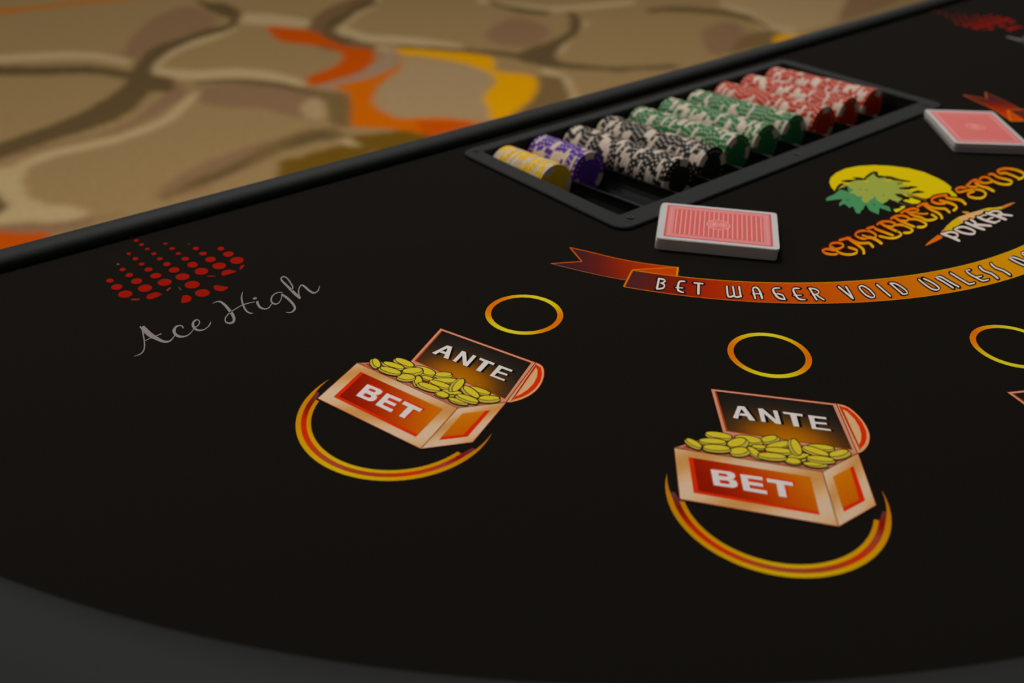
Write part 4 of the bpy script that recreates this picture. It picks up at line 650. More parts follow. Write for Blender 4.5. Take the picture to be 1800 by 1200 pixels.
# ---- motif of the carpet, in millimetres on the floor
CARPET = [
 ['F',[114,86,60],[1299,3872,1585,4281,1802,4409,1836,4235,1776,4046,1544,3942,1411,3844,1311,3752]],
 ['F',[114,86,60],[1357,3281,1539,3189,1607,2968,1482,2783,1411,2947,1306,3056,1286,3215]],
 ['F',[114,86,60],[443,2875,593,2999,790,3023,962,3033,1160,3141,1294,3268,1289,3365,1020,3089,796,3042,603,3034,477,3006]],
 ['F',[114,86,60],[2644,3267,2862,3362,2903,3229,2818,3060,2639,2978,2547,3048,2557,3147]],
 ['F',[114,86,60],[3389,2706,3606,2730,3507,2567,3247,2426,3139,2441,3235,2575]],
 ['F',[114,86,60],[4638,2872,4897,2682,4594,2499,4291,2447,4014,2453]],
 ['F',[114,86,60],[1574,3088,1627,3021,1616,2874,1527,2798,1515,2903,1504,2961]],
 ['F',[114,86,60],[1026,2618,1152,2649,1302,2671,1227,2546,1025,2475,944,2442,839,2487]],
 ['F',[114,86,60],[429,2619,559,2515,665,2449,760,2442,581,2416,442,2479,404,2525]],
 ['F',[140,116,80],[1537,2906,1607,2939,1612,2876,1561,2776,1505,2752,1498,2824]],
 ['S',[150,127,90],[815,4021,890,4016,1027,3950,1160,3864,1261,3695,1289,3756,1194,3953,1059,4050,915,4109,837,4114]],
 ['S',[150,127,90],[1287,3523,1404,3686,1539,3777,1687,3835,1817,3918,1835,3967,1711,3898,1565,3853,1424,3772,1294,3595]],
 ['S',[150,127,90],[1275,3526,1363,3384,1510,3301,1607,3159,1632,3048,1668,3097,1657,3238,1565,3407,1411,3486,1317,3617]],
 ['S',[150,127,90],[470,2739,546,2813,664,2916,795,2937,937,2944,1108,3008,1239,3125,1321,3226,1328,3265,1251,3194,1124,3073,954,3002,811,2998,676,2984,552,2885,474,2815]],
 ['S',[150,127,90],[1859,3991,1953,3878,2061,3752,2131,3864,2049,4047,1942,4149]],
 ['F',[150,127,90],[515,2976,588,2940,678,2954,616,2856,582,2727,593,2618,647,2558,661,2486,616,2470,520,2529,420,2625]],
 ['S',[150,127,90],[2661,4144,2545,3995,2420,3928,2261,3821,2112,3591,2125,3430,2220,3320,2291,3211,2375,3093,2427,3156,2363,3303,2289,3417,2199,3534,2200,3677,2228,3704,2374,3828,2516,3917,2660,4095]],
 ['S',[150,127,90],[2916,3677,2999,3458,3110,3319,3492,3205,3564,3277,3174,3390,3064,3530,2982,3754]],
 ['S',[150,127,90],[2643,2802,2780,2899,2972,3026,3090,3104,3110,3140,2997,3073,2812,2963,2680,2883]],
 ['S',[150,127,90],[2432,2681,2416,2585,2381,2508,2304,2408,2244,2293,2320,2330,2375,2433,2453,2540,2486,2640,2473,2718]],
 ['S',[150,127,90],[1446,2616,1468,2545,1456,2461,1426,2353,1473,2384,1508,2503,1510,2596,1463,2641]],
 ['S',[130,104,80],[2118,3289,2098,3245,2031,3177,1913,3113,1769,3057,1699,3065,1673,3020,1722,2966,1851,2984,1975,3032,2121,3177,2198,3328]],
 ['S',[150,127,90],[2060,3438,2107,3316,2133,3247,2161,3284,2136,3355,2088,3479]],
 ['F',[140,116,80],[4058,3159,4538,2805,4103,2499,3900,2428,3666,2447,3613,2513,3753,2703,3809,2894]],
 ['S',[150,127,90],[3793,2945,3731,2753,3600,2539,3654,2414,3751,2479,3730,2620,3851,2827,3866,2996]],
 ['F',[136,111,78],[2131,3163,2250,2977,2278,2803,2251,2736,2100,2604,1941,2373,1842,2484,1734,2568,1711,2691,1764,2811,1959,2988,2040,3044]],
 ['S',[80,63,38],[777,3889,839,3846,964,3755,1092,3678,1176,3530,1160,3359,1250,3503,1224,3627,1131,3781,1000,3868,875,3968,813,4020]],
 ['S',[80,63,38],[1905,4118,1827,4017,1698,3995,1563,3935,1423,3867,1284,3695,1196,3537,1074,3401,939,3286,815,3221,630,3152,543,3106,526,2986,608,3026,783,3077,898,3106,1030,3166,1188,3345,1289,3565,1389,3717,1527,3826,1660,3896,1797,3934,1896,4065]],
 ['S',[80,63,38],[1884,4478,1853,4285,1857,4151,1869,4096,1837,4060,1821,4000,1942,4127,1978,4352,1924,4407,1905,4512]],
 ['S',[80,63,38],[1161,3373,1243,3305,1266,3322,1291,3361,1312,3446,1255,3583]],
 ['S',[80,63,38],[1357,3334,1451,3268,1556,3143,1615,2987,1643,2874,1678,2921,1647,3033,1583,3188,1473,3311,1368,3358]],
 ['F',[98,76,44],[1611,3073,1680,2980,1716,2900,1667,2786,1565,2630,1542,2622,1519,2677,1559,2773,1614,2876,1632,2964]],
 ['S',[98,76,44],[846,2442,965,2475,1074,2494,1205,2544,1328,2569,1431,2556,1493,2534,1515,2567,1491,2663,1374,2675,1234,2628,1097,2565,983,2536,851,2463]],
 ['S',[80,63,38],[931,2481,1076,2504,1171,2558,1176,2574,1087,2540,936,2496]],
 ['S',[80,63,38],[1301,2598,1405,2590,1460,2581,1472,2603,1431,2644,1311,2620]],
 ['S',[96,72,46],[2640,4140,2502,4098,2346,4024,2189,3916,1968,3623,1948,3420,2004,3355,2086,3286,2142,3364,2116,3517,2111,3644,2093,3684,2111,3676,2233,3771,2382,3862,2526,3931]],
 ['S',[80,63,38],[2559,4023,2436,3984,2302,3872,2182,3801,2016,3559,2032,3415,2089,3488,2102,3631,2149,3684,2257,3763,2387,3881,2508,3930]],
 ['S',[80,63,38],[2190,3275,2285,3149,2380,3026,2464,2894,2481,2746,2544,2651,2687,2489,2725,2524,2596,2704,2544,2809,2517,2951,2421,3075,2320,3194,2214,3309]],
 ['S',[80,63,38],[2950,3635,2942,3487,2972,3362,3043,3310,3085,3356,3036,3430,2999,3548,2987,3674]],
 ['F',[80,63,38],[3141,3302,3140,3238,3054,3116,2938,3007,2796,2931,2670,2852,2582,2755,2610,2656,2516,2727,2514,2904,2606,2952,2771,2985,2896,3039,3039,3168]],
 ['F',[98,76,44],[2373,2642,2448,2599,2396,2512,2291,2379,2076,2373,1993,2343,2058,2410,2186,2460]],
 ['S',[80,63,38],[3411,3069,3524,3017,3638,2874,3689,2714,3629,2542,3668,2565,3757,2760,3714,2935,3589,3075,3449,3106]],
 ['F',[98,76,44],[3450,2535,3630,2526,3590,2404,3466,2377,3289,2395,3196,2398]],
 ['S',[80,63,38],[2534,2668,2681,2515,2883,2402,2922,2437,2718,2551,2570,2705]],
 ['F',[80,63,38],[490,2800,520,2748,521,2684,486,2632,447,2646]],
 ['F',[90,64,14],[1226,2503,1313,2490,1448,2486,1482,2392,1304,2121,1211,2194,1208,2381]],
 ['F',[90,64,14],[1221,2472,1323,2496,1443,2496,1431,2402,1251,2288,1159,2360]],
 ['F',[90,64,14],[1507,2545,1582,2519,1711,2472,1729,2415,1624,2290,1508,2323,1492,2413]],
 ['F',[160,62,0],[1931,3878,1981,3821,2051,3704,2031,3550,2038,3416,2091,3318,2015,3187,1895,3095,1780,3068,1692,3052,1665,3086,1713,3162,1819,3198,1910,3251,1964,3338,1960,3475,1870,3622,1878,3731]],
 ['F',[168,80,0],[2129,3164,2058,3076,2005,3056,1874,3010,1724,3000,1727,2918,1664,2788,1560,2623,1620,2554,1673,2481,1724,2408,1903,2380,1851,2496,1742,2580,1715,2629,1722,2719,1764,2811,1846,2906,1959,2988,2024,3027,2103,3120]],
 ['F',[160,62,0],[1752,2530,1831,2469,1883,2395,1709,2388,1711,2451]],
 ['F',[182,126,0],[2186,3269,2313,3123,2408,2952,2308,2795,2379,2681,2317,2572,2186,2460,2086,2413,2017,2371,1943,2371,2029,2506,2079,2594,2188,2671,2248,2738,2276,2834,2257,2987,2185,3137,2145,3184]],
 ['F',[160,62,0],[382,2551,517,2456,546,2425,486,2318,386,2287,325,2336]],
 ['F',[182,126,0],[3536,2445,3623,2454,3650,2409,3720,2381,3568,2300,3452,2341]],
 ['S',[150,84,4],[1037,4838,1108,4766,1286,4743,1474,4725,1624,4696,1822,4668,1849,4734,1648,4761,1495,4789,1305,4806,1131,4850,1060,4922]],
]
# ---------------------------------------------------------------- carpet floor
def carpet():
    def axis(lo, a, b, hi, fine, coarse):
        return np.concatenate([np.arange(lo, a, coarse), np.arange(a, b, fine), np.arange(b, hi+coarse, coarse)])
    X = axis(-5.0, -0.6, 6.0, 12.0, 0.015, 0.06); Y = axis(-5.0, 1.4, 6.4, 12.0, 0.015, 0.06)
    gx, gy = np.meshgrid(X, Y); pts = np.stack([gx.ravel(), gy.ravel()], 1)*1000
    rng = np.random.RandomState(4)
    # background: the same kind of pebble shapes where the traced motif ends
    wx = pts[:, 0]+130*np.sin(pts[:, 1]/410+1)+90*np.sin(pts[:, 0]/300); wy = pts[:, 1]+120*np.sin(pts[:, 0]/380)+60*np.sin(pts[:, 1]/260)
    seeds = np.array([[i*900+rng.uniform(-260, 260), j*620+rng.uniform(-180, 180)] for i in range(-7, 15) for j in range(-9, 21)])
    d1 = np.full(len(pts), 1e9); d2 = np.full(len(pts), 1e9); idn = np.zeros(len(pts), int)
    for k, s in enumerate(seeds):
        d = np.hypot(wx-s[0], (wy-s[1])*1.4)
        m = d < d1; d2 = np.where(m, d1, np.minimum(d2, d)); idn = np.where(m, k, idn); d1 = np.where(m, d, d1)
    e = d2-d1
    col = np.tile(np.array(LIN((126, 101, 65))), (len(pts), 1))
    tri = [(150, 2150), (5800, 2450), (1050, 6100)]; inner = np.ones(len(pts), bool)      # the stretch the traced motif covers
    for (ax, ay), (bx, by) in zip(tri, tri[1:]+tri[:1]): inner &= (bx-ax)*(pts[:, 1]-ay)-(by-ay)*(pts[:, 0]-ax) > 0
    ring = (~inner) & (e < 150); col[ring] = LIN((148, 125, 88)); ring = (~inner) & (e < 80); col[ring] = LIN((84, 62, 32))
    hot = (~inner) & (e > 150) & (e < 230) & (idn % 9 == 3); col[hot] = LIN((168, 80, 0))
    cover = col.copy()
    for kind, c, flat in CARPET:
        P = np.array(flat, float).reshape(-1, 2)
        if kind == 'F': P = catmull(P, 5, True)
        else:
            h = len(P)//2; P = np.concatenate([catmull(P[:h], 5), catmull(P[h:], 5)])
        lo = P.min(0)-20; hi = P.max(0)+20
        box = np.where((pts[:, 0] > lo[0]) & (pts[:, 0] < hi[0]) & (pts[:, 1] > lo[1]) & (pts[:, 1] < hi[1]))[0]
        if not len(box): continue
        q = pts[box]; ins = np.zeros(len(q), bool); j = len(P)-1
        for i in range(len(P)):
            yi, yj = P[i, 1], P[j, 1]
            if yi != yj:
                c1 = ((yi > q[:, 1]) != (yj > q[:, 1])) & (q[:, 0] < (P[j, 0]-P[i, 0])*(q[:, 1]-yi)/(yj-yi)+P[i, 0]); ins ^= c1
            j = i
        cover[box[ins]] = LIN(c)
    img = cover.reshape(len(Y), len(X), 3)
    for _ in range(1):                      # woven pile: neighbouring yarns mix
        p = np.pad(img, ((1, 1), (1, 1), (0, 0)), 'edge')
        img = (p[:-2, 1:-1]+p[2:, 1:-1]+p[1:-1, :-2]+p[1:-1, 2:]+2*p[1:-1, 1:-1])/6
    nx = len(X)
    me = bpy.data.meshes.new('floor'); V = np.zeros((len(pts), 3)); V[:, :2] = pts/1000
    me.vertices.add(len(V)); me.vertices.foreach_set('co', V.ravel())
    i, j = np.meshgrid(np.arange(nx-1), np.arange(len(Y)-1)); a = (j*nx+i).ravel()
    F = np.stack([a, a+1, a+1+nx, a+nx], 1)
    me.loops.add(F.size); me.loops.foreach_set('vertex_index', F.ravel()); me.polygons.add(len(F))
    me.polygons.foreach_set('loop_start', np.arange(0, F.size, 4)); me.polygons.foreach_set('loop_total', np.full(len(F), 4))
    me.update(calc_edges=True); me.materials.append(M_carpet)
    at = me.color_attributes.new('ink', 'FLOAT_COLOR', 'POINT'); at.data.foreach_set('color', np.concatenate([img.reshape(-1, 3), np.ones((len(V), 1))], 1).ravel())
    o = bpy.data.objects.new('floor', me); COL.objects.link(o); o['kind'] = 'structure'
    o['label'] = 'beige carpet with brown, orange and yellow pebble pattern'
def LIN(c): return alb(c)
carpet()

# ---------------------------------------------------------------- gaming table
CX, CY, AX, BY = 0.720, 0.655, 0.762, 0.690          # half-oval outline of the felt
HOLE = (0.497, 0.940, 0.452, 0.631)
def bow(x): return 0.008*((x-CX)/0.65)**2
def outline(grow=0.0, n=64, back=0.0):
    P = []
    for i in range(n+1):
        a = math.pi+math.pi*i/n
        P.append((CX+(AX+grow)*math.cos(a), CY+(BY+grow)*math.sin(a)))
    for i in range(1, 24):
        x = CX+(AX+grow)*(1-2*i/24.0); P.append((x, CY+back+bow(x)))
    P[0] = (P[0][0], P[0][1]+bow(P[0][0])+back); P[n] = (P[n][0], P[n][1]+bow(P[n][0])+back)
    return P
def slab(name, P, H, z0, z1, mat, parent):
    hole = [(H[0], H[2]), (H[1], H[2]), (H[1], H[3]), (H[0], H[3])]
    allp = list(P)+hole; n = len(P)
    t = tessellate_polygon([[Vector((x, y, 0)) for x, y in P], [Vector((x, y, 0)) for x, y in hole]])
    N = len(allp); V = [(x, y, z1) for x, y in allp]+[(x, y, z0) for x, y in allp]; F = []
    for f in t:
        a, b, c = [allp[i] for i in f]
        up = (b[0]-a[0])*(c[1]-a[1])-(b[1]-a[1])*(c[0]-a[0]) > 0
        f = tuple(f) if up else tuple(reversed(f)); F.append(f); F.append(tuple(N+i for i in reversed(f)))
    for i in range(n): j = (i+1) % n; F.append((N+i, N+j, j, i))
    for i in range(4): j = (i+1) % 4; F.append((n+i, n+j, N+n+j, N+n+i))
    return mesh_obj(name, V, F, [mat], parent)
table = empty('gaming_table', (CX, 0.35, 0))
tag(table, 'black felt casino card table with printed treasure chests, ribbon and palm logo', 'table')
def off(o):
    o.location = (o.location.x-table.location.x, o.location.y-table.location.y, o.location.z-table.location.z); return o
off(slab('felt_surface', outline(), HOLE, TZ-0.003, TZ, M_felt, table))
off(slab('table_top', outline(0.03), HOLE, TZ-0.034, TZ-0.003, M_board, table))
def sweep(path, profile, closed=False):
    """path: list of (x, y); profile: list of (outward offset, z); normal = right-hand side of travel"""
    V = []; F = []; n = len(profile)
    for i, p in enumerate(path):
        a = Vector(path[max(i-1, 0)]); b = Vector(path[min(i+1, len(path)-1)]); t = (b-a).normalized(); nr = Vector((t.y, -t.x))
        for u, z in profile: V.append((p[0]+nr.x*u, p[1]+nr.y*u, z))
    for i in range(len(path)-1):
        for k in range(n):
            k2 = (k+1) % n; F.append((i*n+k, i*n+k2, (i+1)*n+k2, (i+1)*n+k))
    F.append(tuple(range(n))); F.append(tuple(reversed([(len(path)-1)*n+k for k in range(n)])))
    me_v, me_f = V, F
    return me_v, me_f
# padded armrest round the players' side
pad = []
for i in range(25):
    a = math.pi*i/24; ca, sa = math.cos(a), math.sin(a)
    pad.append((0.060-0.060*math.copysign(abs(ca)**0.75, ca), TZ-0.004+0.026*sa**0.7))
pad += [(0.120, TZ-0.04), (0.105, TZ-0.05), (0.031, TZ-0.05), (0.031, TZ-0.004)]
arc = [(CX+AX*math.cos(math.pi+math.pi*i/120), CY+BY*math.sin(math.pi+math.pi*i/120)) for i in range(121)]
V, F = sweep(arc, pad)
arm = off(mesh_obj('padded_armrest', V, F, [M_vinyl], table, smooth=True)); arm['label'] = 'padded black vinyl armrest'
# thin round edge along the dealer's side
bead = [(0.0112*math.cos(2*math.pi*i/20), TZ+0.0030+0.0070*math.sin(2*math.pi*i/20)) for i in range(20)]
xs = [CX+AX+0.02-(2*AX+0.04)*i/60 for i in range(61)]
V, F = sweep([(x, CY+0.0095+bow(x)) for x in xs], bead)
off(mesh_obj('edge_roll', V, F, [M_vinyl], table, smooth=True))
# apron and legs
V, F = sweep([(x, y) for x, y in outline(-0.10, 64, -0.09)]+[outline(-0.10, 64, -0.09)[0]], [(0, TZ-0.034), (0, TZ-0.15), (-0.02, TZ-0.15), (-0.02, TZ-0.034)])
off(mesh_obj('apron', V, F, [M_board], table))
def leg(x, y):
    V = []; F = []
    for z, h in ((0, .022), (.02, .026), (TZ-0.30, .030), (TZ-0.034, .036)):
        for sx, sy in ((-1, -1), (1, -1), (1, 1), (-1, 1)): V.append((x+sx*h, y+sy*h, z))
    for k in range(3):
        for i in range(4): j = (i+1) % 4; F.append((k*4+i, k*4+j, k*4+4+j, k*4+4+i))
    F += [(3, 2, 1, 0), (12, 13, 14, 15)]
    off(mesh_obj('leg', V, F, [M_board], table))
for x, y in ((0.20, 0.49), (1.24, 0.49), (0.42, 0.16), (1.02, 0.16)): leg(x, y)

# ---- printing on the felt
def printed(name, ink, centre=(0, 0), seat=None, label=None, parent=None):
    """centre = local origin in mm; seat = (angle, pivot) turns a copy to another seat"""
    o = ink.build(name, table, origin=centre)
    p = Vector((centre[0]/1000, centre[1]/1000))
    if seat:
        a, c = seat; d = p-Vector(c); p = Vector(c)+Vector((d.x*math.cos(a)-d.y*math.sin(a), d.x*math.sin(a)+d.y*math.cos(a))); o.rotation_euler.z = a
    o.location = (p.x, p.y, TZ); off(o)
    if label: o['label'] = label
    return o
def sub(name, ink, parent, centre):
    return ink.build(name, parent, origin=centre)
def inkof(key):
    k = Ink()
    for o in ART[key]: k.op(o)
    return k
PIV = (0.73327548, 0.55500737); STEP = math.radians(21.4927)
SEAT_C = (355.0, 205.0)
def ring_ink():
    k = Ink(); c = np.array([334.9, 188.3]); a0, a1 = math.radians(122.5), math.radians(360-34.7); n = 96
    core = [(0, (84, 52, 52)), (.08, (92, 50, 50)), (.14, (120, 16, 4)), (.22, (176, 34, 4)), (.32, (186, 40, 6)), (.45, (150, 62, 34)), (.60, (150, 52, 22)), (.70, (190, 40, 4)), (.80, (150, 56, 40)), (.86, (128, 14, 4)), (.93, (90, 50, 56)), (1, (88, 58, 64))]
    edge = [(0, (176, 104, 0)), (.25, (186, 128, 0)), (.5, (196, 158, 4)), (.75, (190, 134, 0)), (1, (176, 96, 0))]
    T = np.linspace(0, 1, n+1)
    def taper(t): return min(1, t/0.10+0.02, (1-t)/0.13+0.02)
    def radii(t):
        w = taper(t); return 53.9, 53.9-2.7*w, 53.9-5.7*w-0.0, 53.9-8.0*w
    def band(i, j, L, st, t0=0, t1=1):
        A = []; B = []; cs = []
        for t in T:
            if t < t0-1e-6 or t > t1+1e-6: continue
            a = a0+(a1-a0)*t; d = np.array([math.cos(a), math.sin(a)]); r = radii(t)
            A.append(c+d*r[i]); B.append(c+d*r[j]); cs.append(alb(ramp(st, t)))
        b = len(k.v); m = len(A)
        z = k.z(L); k.v += [(p[0], p[1], z) for p in A+B]; k.c += cs+cs
        k.f += [(b+q, b+q+1, b+m+q+1, b+m+q) for q in range(m-1)]
    band(0, 1, 1, edge); band(1, 2, 1, core, .07, .92); band(2, 3, 1, edge, .10, .88)
    return k
def small_ring_ink(s=0):
    k = Ink(); c = np.array([436.6, 269.3]); n = 96
    ph = math.radians((112, 132, 106, 110)[s+1])-STEP*s
    A = []; B = []; cs = []
    for i in range(n+1):
        a = 2*math.pi*i/n; d = np.array([math.cos(a), math.sin(a)]); A.append(c+d*24.9); B.append(c+d*21.2)
        t = 0.5+0.5*math.cos(2*(a-ph)); cs.append(alb(ramp([(0, (194, 178, 28)), (.35, (190, 158, 8)), (.7, (200, 118, 0)), (1, (204, 100, 0))], t)))
    z = k.z(1); k.v += [(p[0], p[1], z) for p in A+B]; k.c += cs+cs
    k.f += [(q, q+1, n+1+q+1, n+1+q) for q in range(n)]
    return k
names = {-1: 'at the left seat', 0: 'at the middle seat in view', 1: 'at the right edge of view', 2: 'beyond the right edge'}
for s in (-1, 0, 1, 2):
    seat = (STEP*s, PIV)
    ch = printed('treasure_chest_print', inkof('chest'), SEAT_C, seat)
    sub('gold_coins_print', inkof('coins'), ch, SEAT_C)
    sub('bet_lettering', inkof('bet_lettering'), ch, SEAT_C)
    sub('ante_lettering', inkof('ante_lettering'), ch, SEAT_C)
    printed('wager_ring_print', ring_ink(), (334.9, 188.3), seat)
    printed('betting_circle_print', small_ring_ink(s), (436.6, 269.3), seat)
# Ace High mark: left as traced, right mirrored in place (turned, not flipped)
def ace(turn):
    c = (205.0, 560.0)
    o = printed('spade_print', inkof('spade'), c); l = printed('script_lettering', inkof('script'), c)
    if turn:
        for q in (o, l):
            q.rotation_euler.z = RIGHT[2]; q.location = (RIGHT[0]-table.location.x, RIGHT[1]-table.location.y, q.location.z)
RIGHT = (1.309, 0.556, math.radians(-1))
ace(False); ace(True)
pm = printed('palm_sun_print', inkof('palm'), (655, 330))
printed('title_lettering', inkof('title'), (655, 330))
printed('poker_lettering', inkof('poker'), (655, 330))
# ribbon
RSTOPS = [(0, (66, 28, 30)), (.05, (84, 26, 18)), (.10, (120, 22, 6)), (.15, (148, 30, 0)), (.22, (160, 46, 0)), (.35, (174, 66, 0)), (.47, (178, 82, 0)), (.62, (184, 100, 0)), (.8, (188, 122, 0)), (1, (190, 136, 0))]
ESTOPS = [(0, (190, 96, 10)), (.25, (186, 90, 30)), (.5, (194, 112, 0)), (1, (196, 156, 4))]
def ribbon():
    k = Ink(); axis = 719.7
    oc = np.array([721.22, 555.37]); orr = 340.23; ic = np.array([730.42, 573.06]); ir = 332.34
    s = np.array(ART['band_start']).reshape(2, 2)
    def arcpts(c, r, start, n):
        a0 = math.atan2(start[1]-c[1], start[0]-c[0]) % (2*math.pi)
        a1 = math.atan2(-math.sqrt(r*r-(axis-c[0])**2), axis-c[0]) % (2*math.pi)
        return [c+r*np.array([math.cos(a0+(a1-a0)*i/n), math.sin(a0+(a1-a0)*i/n)]) for i in range(n+1)]
    n = 60
    O = arcpts(oc, orr, s[0], n); I = arcpts(ic, ir, s[1], n)
    def mir(P): return [np.array([2*axis-p[0], p[1]]) for p in P]
    tt = np.array(ART['tail_top']).reshape(-1, 2); tb = np.array(ART['tail_bot']).reshape(-1, 2); nt = np.array(ART['notch']); fo = np.array(ART['fold']).reshape(-1, 2)
    for m in (lambda P: [np.array(p) for p in P], mir):
        # tail
        TS = [(0, (46, 24, 28)), (.25, (64, 24, 26)), (.42, (94, 24, 14)), (.6, (136, 32, 0)), (.8, (158, 42, 0)), (1, (170, 54, 0))]
        g0 = m([tb[0]])[0]; g1 = m([fo[1]])[0]; L2 = (g1-g0)@(g1-g0)
        cf = lambda p: ramp(TS, float((np.array(p[:2])-g0)@(g1-g0)/L2))
        q = 14; A = []; B = []
        for i in range(q+1):
            t = i/q; f = t*(len(tt)-1); a = int(min(f, len(tt)-2)); A.append(tt[a]+(tt[a+1]-tt[a])*(f-a))
            f = t*(len(tb)-1); a = int(min(f, len(tb)-2)); B.append(tb[a]+(tb[a+1]-tb[a])*(f-a))
        A, B = m(A), m(B); nn = m([nt])[0]
        k.fill([A[0], A[1], A[2], A[3], nn], 1, cf); k.fill([nn, A[3], B[3], B[2], B[1], B[0]], 1, cf)
        for i in range(3, q): k.strip(A[i:i+2], B[i:i+2], 1, cf)
        def line(P, w, L, st=None, c=None):
            P = [np.array(p) for p in P]; T = [P[min(i+1, len(P)-1)]-P[max(i-1, 0)] for i in range(len(P))]
            N = [np.array([-t[1], t[0]])/np.linalg.norm(t)*w/2 for t in T]
            b = len(k.v); z = k.z(L); n2 = len(P)
            for sg in (1, -1):
                for i, p in enumerate(P):
                    k.v.append((p[0]+sg*N[i][0], p[1]+sg*N[i][1], z)); k.c.append(alb(ramp(st, i/(n2-1)) if st else c))
            k.f += [(b+i, b+i+1, b+n2+i+1, b+n2+i) for i in range(n2-1)]
        oc_ = (190, 84, 12)
        line(m(tt), .9, 2, c=oc_); line(m(tb), .55, 2, c=(160, 84, 50)); line(m([tt[0], nt, tb[0]][:2]), .9, 2, c=oc_); line(m([nt, tb[0]]), .9, 2, c=oc_)
        # fold (back of the ribbon) and band
        F4 = m([fo[0], fo[1], fo[2], I[6]])
        k.fill(m([fo[0], fo[1], fo[2], fo[3]]), 2.5, (176, 54, 0))
        line(m([fo[0], fo[1]]), .9, 4.5, c=(196, 116, 0)); line(m([fo[1], fo[2]]), 1.3, 4.5, c=(196, 122, 0))
        mo, mi = m(O), m(I)
        b = len(k.v); z = k.z(3)
        for P in (mo, mi):
            for i, p in enumerate(P): k.v.append((p[0], p[1], z)); k.c.append(alb(ramp(RSTOPS, i/n)))
        k.f += [(b+i, b+i+1, b+n+1+i+1, b+n+1+i) for i in range(n)]
        line(mo, .75, 5, ESTOPS); line(mi, .9, 5, [(0, (194, 104, 0)), (1, (198, 158, 0))]); line([mo[0], mi[0]], 1.3, 5, c=(194, 96, 0))
    return k
rb = printed('ribbon_banner_print', ribbon(), (719.7, 250))
tx = Ink()
for o in ART['ribbon_text']: tx.op([o[0], o[1]+2.5]+o[2:])
sub('ribbon_lettering', tx, rb, (719.7, 250))

# ---------------------------------------------------------------- chip tray
X0, PITCHX, NT = 0.5265, 0.0431, 10
def tube_x(i): return X0+PITCHX*i
SL = 0.055                                  # the tubes rise towards the players
def tube_z(y): return TZ-0.0165+SL*(0.627-y)
TI = (0.5030, 0.9362, 0.4615, 0.6275); TO = (0.486, 0.950, 0.4405, 0.6400)
tray = empty('chip_tray', (0.7165, 0.54, TZ-0.045))
tag(tray, 'black plastic chip tray sunk into the table at the dealer side, filled with chip rows', 'chip tray')
def toff(o): o.location = (-tray.location.x, -tray.location.y, -tray.location.z); return o
def rounded(x0, x1, y0, y1, r, n=6):
    P = []
    for cx, cy, a0 in ((x1-r, y0+r, -90), (x1-r, y1-r, 0), (x0+r, y1-r, 90), (x0+r, y0+r, 180)):
        for i in range(n+1): a = math.radians(a0+90*i/n); P.append((cx+r*math.cos(a), cy+r*math.sin(a)))
    return P
def rim():
    loops = [(rounded(TO[0], TO[1], TO[2], TO[3], .012), TZ+.0001), (rounded(TO[0], TO[1], TO[2], TO[3], .012), TZ+.0020), (rounded(TO[0]+.001, TO[1]-.001, TO[2]+.001, TO[3]-.001, .011), TZ+.0028),
             (rounded(TI[0]-.001, TI[1]+.001, TI[2]-.001, TI[3]+.001, .003), TZ+.0028), (rounded(TI[0], TI[1], TI[2], TI[3], .002), TZ+.0020), (rounded(TI[0], TI[1], TI[2], TI[3], .002), TZ-.0450),
             (rounded(TI[0]-.0015, TI[1]+.0015, TI[2]-.0015, TI[3]+.0015, .003), TZ-.0450), (rounded(TI[0]-.0015, TI[1]+.0015, TI[2]-.0015, TI[3]+.0015, .003), TZ+.0001)]
    n = len(loops[0][0]); V = []; F = []
    for P, z in loops: V += [(x, y, z) for x, y in P]
    m = len(loops)
    for a in range(m):
        b = (a+1) % m
        for i in range(n): j = (i+1) % n; F.append((a*n+i, a*n+j, b*n+j, b*n+i))
    return V, F
V, F = rim(); toff(mesh_obj('rim', V, F, [M_tray], tray))
def troughs():
    V = []; F = []; R = 0.0206; prof = []
    prof.append((TI[0]+.0002, .004))
    for i in range(NT):
        cx = tube_x(i)
        for k in range(17):
            a = math.pi+math.pi*k/16; x = cx+R*math.cos(a)
            if x > TI[0]+.0003 and x < TI[1]-.0003: prof.append((x, R*math.sin(a)+0.0))
    prof.append((TI[1]-.0002, .004))
    ys = [TI[2]+.0002, TI[3]-.0002]; n = len(prof)
    for dz in (0, -.0015):
        for y in ys:
            for x, z in prof: V.append((x, y, tube_z(y)+z+dz-(.001 if dz == 0 else .0005)))
    for i in range(n-1):
        F.append((i, i+1, n+i+1, n+i)); F.append((2*n+i, 3*n+i, 3*n+i+1, 2*n+i+1))
        F.append((i, 2*n+i, 2*n+i+1, i+1)); F.append((n+i, n+i+1, 3*n+i+1, 3*n+i))
    F.append((0, n, 3*n, 2*n)); F.append((n-1, 3*n-1, 4*n-1, 2*n-1))
    return V, F
V, F = troughs(); toff(mesh_obj('chip_troughs', V, F, [M_trough], tray, smooth=False))
for x, y in ((0.506, 0.4520), (0.7165, 0.4515), (0.932, 0.4520), (0.499, 0.6320), (0.938, 0.6335)):
    V = []; F = []; n = 14
    for r, z in ((.0030, TZ+.0029), (.0028, TZ+.0036), (.0012, TZ+.0036), (.0010, TZ+.0031)):
        V += [(x+r*math.cos(2*math.pi*i/n), y+r*math.sin(2*math.pi*i/n), z) for i in range(n)]
    for a in range(3): F += [(a*n+i, a*n+(i+1) % n, (a+1)*n+(i+1) % n, (a+1)*n+i) for i in range(n)]
    F.append(tuple(3*n+i for i in range(n)))
    toff(mesh_obj('screw', V, F, [M_screw], tray))

